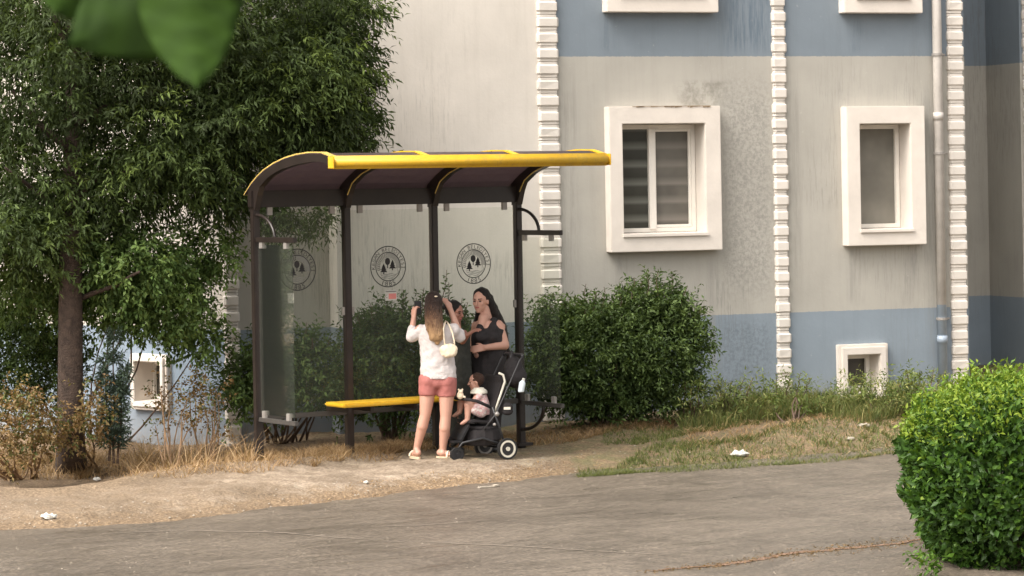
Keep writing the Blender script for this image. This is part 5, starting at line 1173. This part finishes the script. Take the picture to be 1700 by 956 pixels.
Xc, Nc = hedge_pts(13000); Xc = Xc - Nc * rng.uniform(.06, .40, (len(Xc), 1)); kc = Xc[:, 2] > -.08
Dc = unit(Nc * .4 + rng.normal(size=Xc.shape)); parts.append((Xc[kc], Dc[kc], unit(Nc + rng.normal(size=Xc.shape) * .4)[kc], np.full(kc.sum(), .075), np.full(kc.sum(), .042), np.clip(rng.normal(.30, .18, kc.sum()), 0, 1)))
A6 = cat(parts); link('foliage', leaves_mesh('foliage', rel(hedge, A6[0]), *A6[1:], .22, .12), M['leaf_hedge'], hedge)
# woody inside, twigs fanning to the surface
mb = MB(); Xi, Ni = hedge_pts(110)
for i in range(110):
    x_ = V3(*Xi[i]); b0 = V3(x_.x * .35 + (hx0 + 1.2) * .65 + random.uniform(-.4, .4), x_.y * .4 + 21.0 * .6, -.12); limb(mb, b0 - HB, x_ - V3(*Ni[i]) * .22 - HB, .010, .003, .06, 4)
mb.build('stems', M['twig'], hedge)

# ---- large leaves hanging close to the lens at the top left
M['near_leaf'] = leaf_mat('near_leaf', G((0, (0.010, 0.026, 0.002)), (1, (0.040, 0.088, 0.007))), .32, .8)
fb = empty('leafy_branch', tuple(at(230, -60, 2.3)), 'broad green leaves hanging close and out of focus at the top left', 'branch'); FB = fb.location.copy()
def big_leaf(base, tip, width, bend, tone, tw=0.0):
    n, m = 18, 9; base = Vector(base); tip = Vector(tip); d = tip - base; L = d.length; D = d.normalized(); V_ = V3(0, 1, 0); S_ = (D.cross(V_)).normalized(); Nn = S_.cross(D)
    S_ = (S_ * math.cos(tw) + Nn * math.sin(tw)).normalized(); Nn = S_.cross(D); vs = []; tn = []
    for i in range(n + 1):
        t_ = i / n; w_ = width * max(1e-4, math.sin(math.pi * t_ ** .72)) ** .85 * (1 if t_ < .85 else max(1e-4, 1 - (t_ - .85) / .15) ** .4)
        for j in range(m + 1):
            u_ = j / m * 2 - 1; q = base + D * L * t_ + S_ * w_ * .5 * u_ + Nn * (bend * math.sin(math.pi * t_) + .16 * w_ * abs(u_) + .003 * math.sin(t_ * 38 + abs(u_) * 6)); vs.append(q - FB); tn.append(tone + .12 * math.sin(t_ * 30 - abs(u_) * 5) + (.35 if abs(u_) < .1 else 0))
    fs = [(i * (m + 1) + j, i * (m + 1) + j + 1, (i + 1) * (m + 1) + j + 1, (i + 1) * (m + 1) + j) for i in range(n) for j in range(m)]
    o = link('leaf', np_mesh('leaf', [tuple(v) for v in vs], np.array(fs), tn), M['near_leaf'], fb, True); sm = o.modifiers.new('t', 'SOLIDIFY'); sm.thickness = .0006; return o
big_leaf(at(305, -120, 2.25), at(328, 152, 2.2), .078, .012, .55, .15)
big_leaf(at(400, -70, 2.35), at(105, 78, 2.3), .11, -.01, .30, -.2)
big_leaf(at(330, -150, 2.5), at(240, 92, 2.45), .10, .01, .15, .1)
big_leaf(at(170, -90, 2.4), at(90, 25, 2.35), .07, .01, .65, .3)
big_leaf(at(250, -120, 2.45), at(215, 80, 2.4), .09, .01, .25, .0)
big_leaf(at(360, -80, 2.3), at(375, 60, 2.3), .05, .01, .45, .4)
k = MB(); k.tube([at(60, -130, 2.4) - FB, at(200, -110, 2.35) - FB, at(320, -105, 2.3) - FB, at(420, -140, 2.3) - FB], [.004, .004, .003, .002], 8); k.build('twig', M['twig'], fb, True)

# ---- litter
def scrap(px, py, r, label, Zf=on_ground, mat='white_paper'):
    p = Zf(px, py); mb = MB(); mb.ell((0, 0, r * .35), (r * 1.3, r * .9, r * .55), 9, 6); mb.v = [(x * random.uniform(.75, 1.25), y * random.uniform(.75, 1.25), z * random.uniform(.6, 1.3)) for x, y, z in mb.v]
    o = mb.build('litter', M[mat], None); o.location = p + V3(0, 0, .004); o['label'] = label; o['category'] = 'litter'; o['group'] = 'white scraps lying along the road'; return o
scrap(1228, 766, .065, 'crumpled white plastic scrap on the road edge below the green grass')
scrap(82, 877, .050, 'white crumpled scrap lying on the road edge at the far left')
scrap(1436, 735, .050, 'pale crumpled scrap in the dry grass on the right bank', mat='concrete_bit')
scrap(1412, 722, .035, 'pale stone like scrap highest on the right bank', mat='concrete_bit')
scrap(161, 799, .03, 'tiny white scrap in the dry grass at the left')
scrap(608, 818, .022, 'tiny white scrap at the kerb below the shelter bench')
p = ground_at(812, 809, -.098); mb = MB(); mb.box((-.11, -.02, 0), (.10, .02, .012)); mb.box((.05, -.03, .012), (.09, .03, .022)); o = mb.build('litter', M['concrete_bit'], None, False, .002); o.location = p; o.rotation_euler.z = .5
tag(o, 'flat pale strip of rubbish lying on the asphalt below the stroller', 'litter', 'white scraps lying along the road')
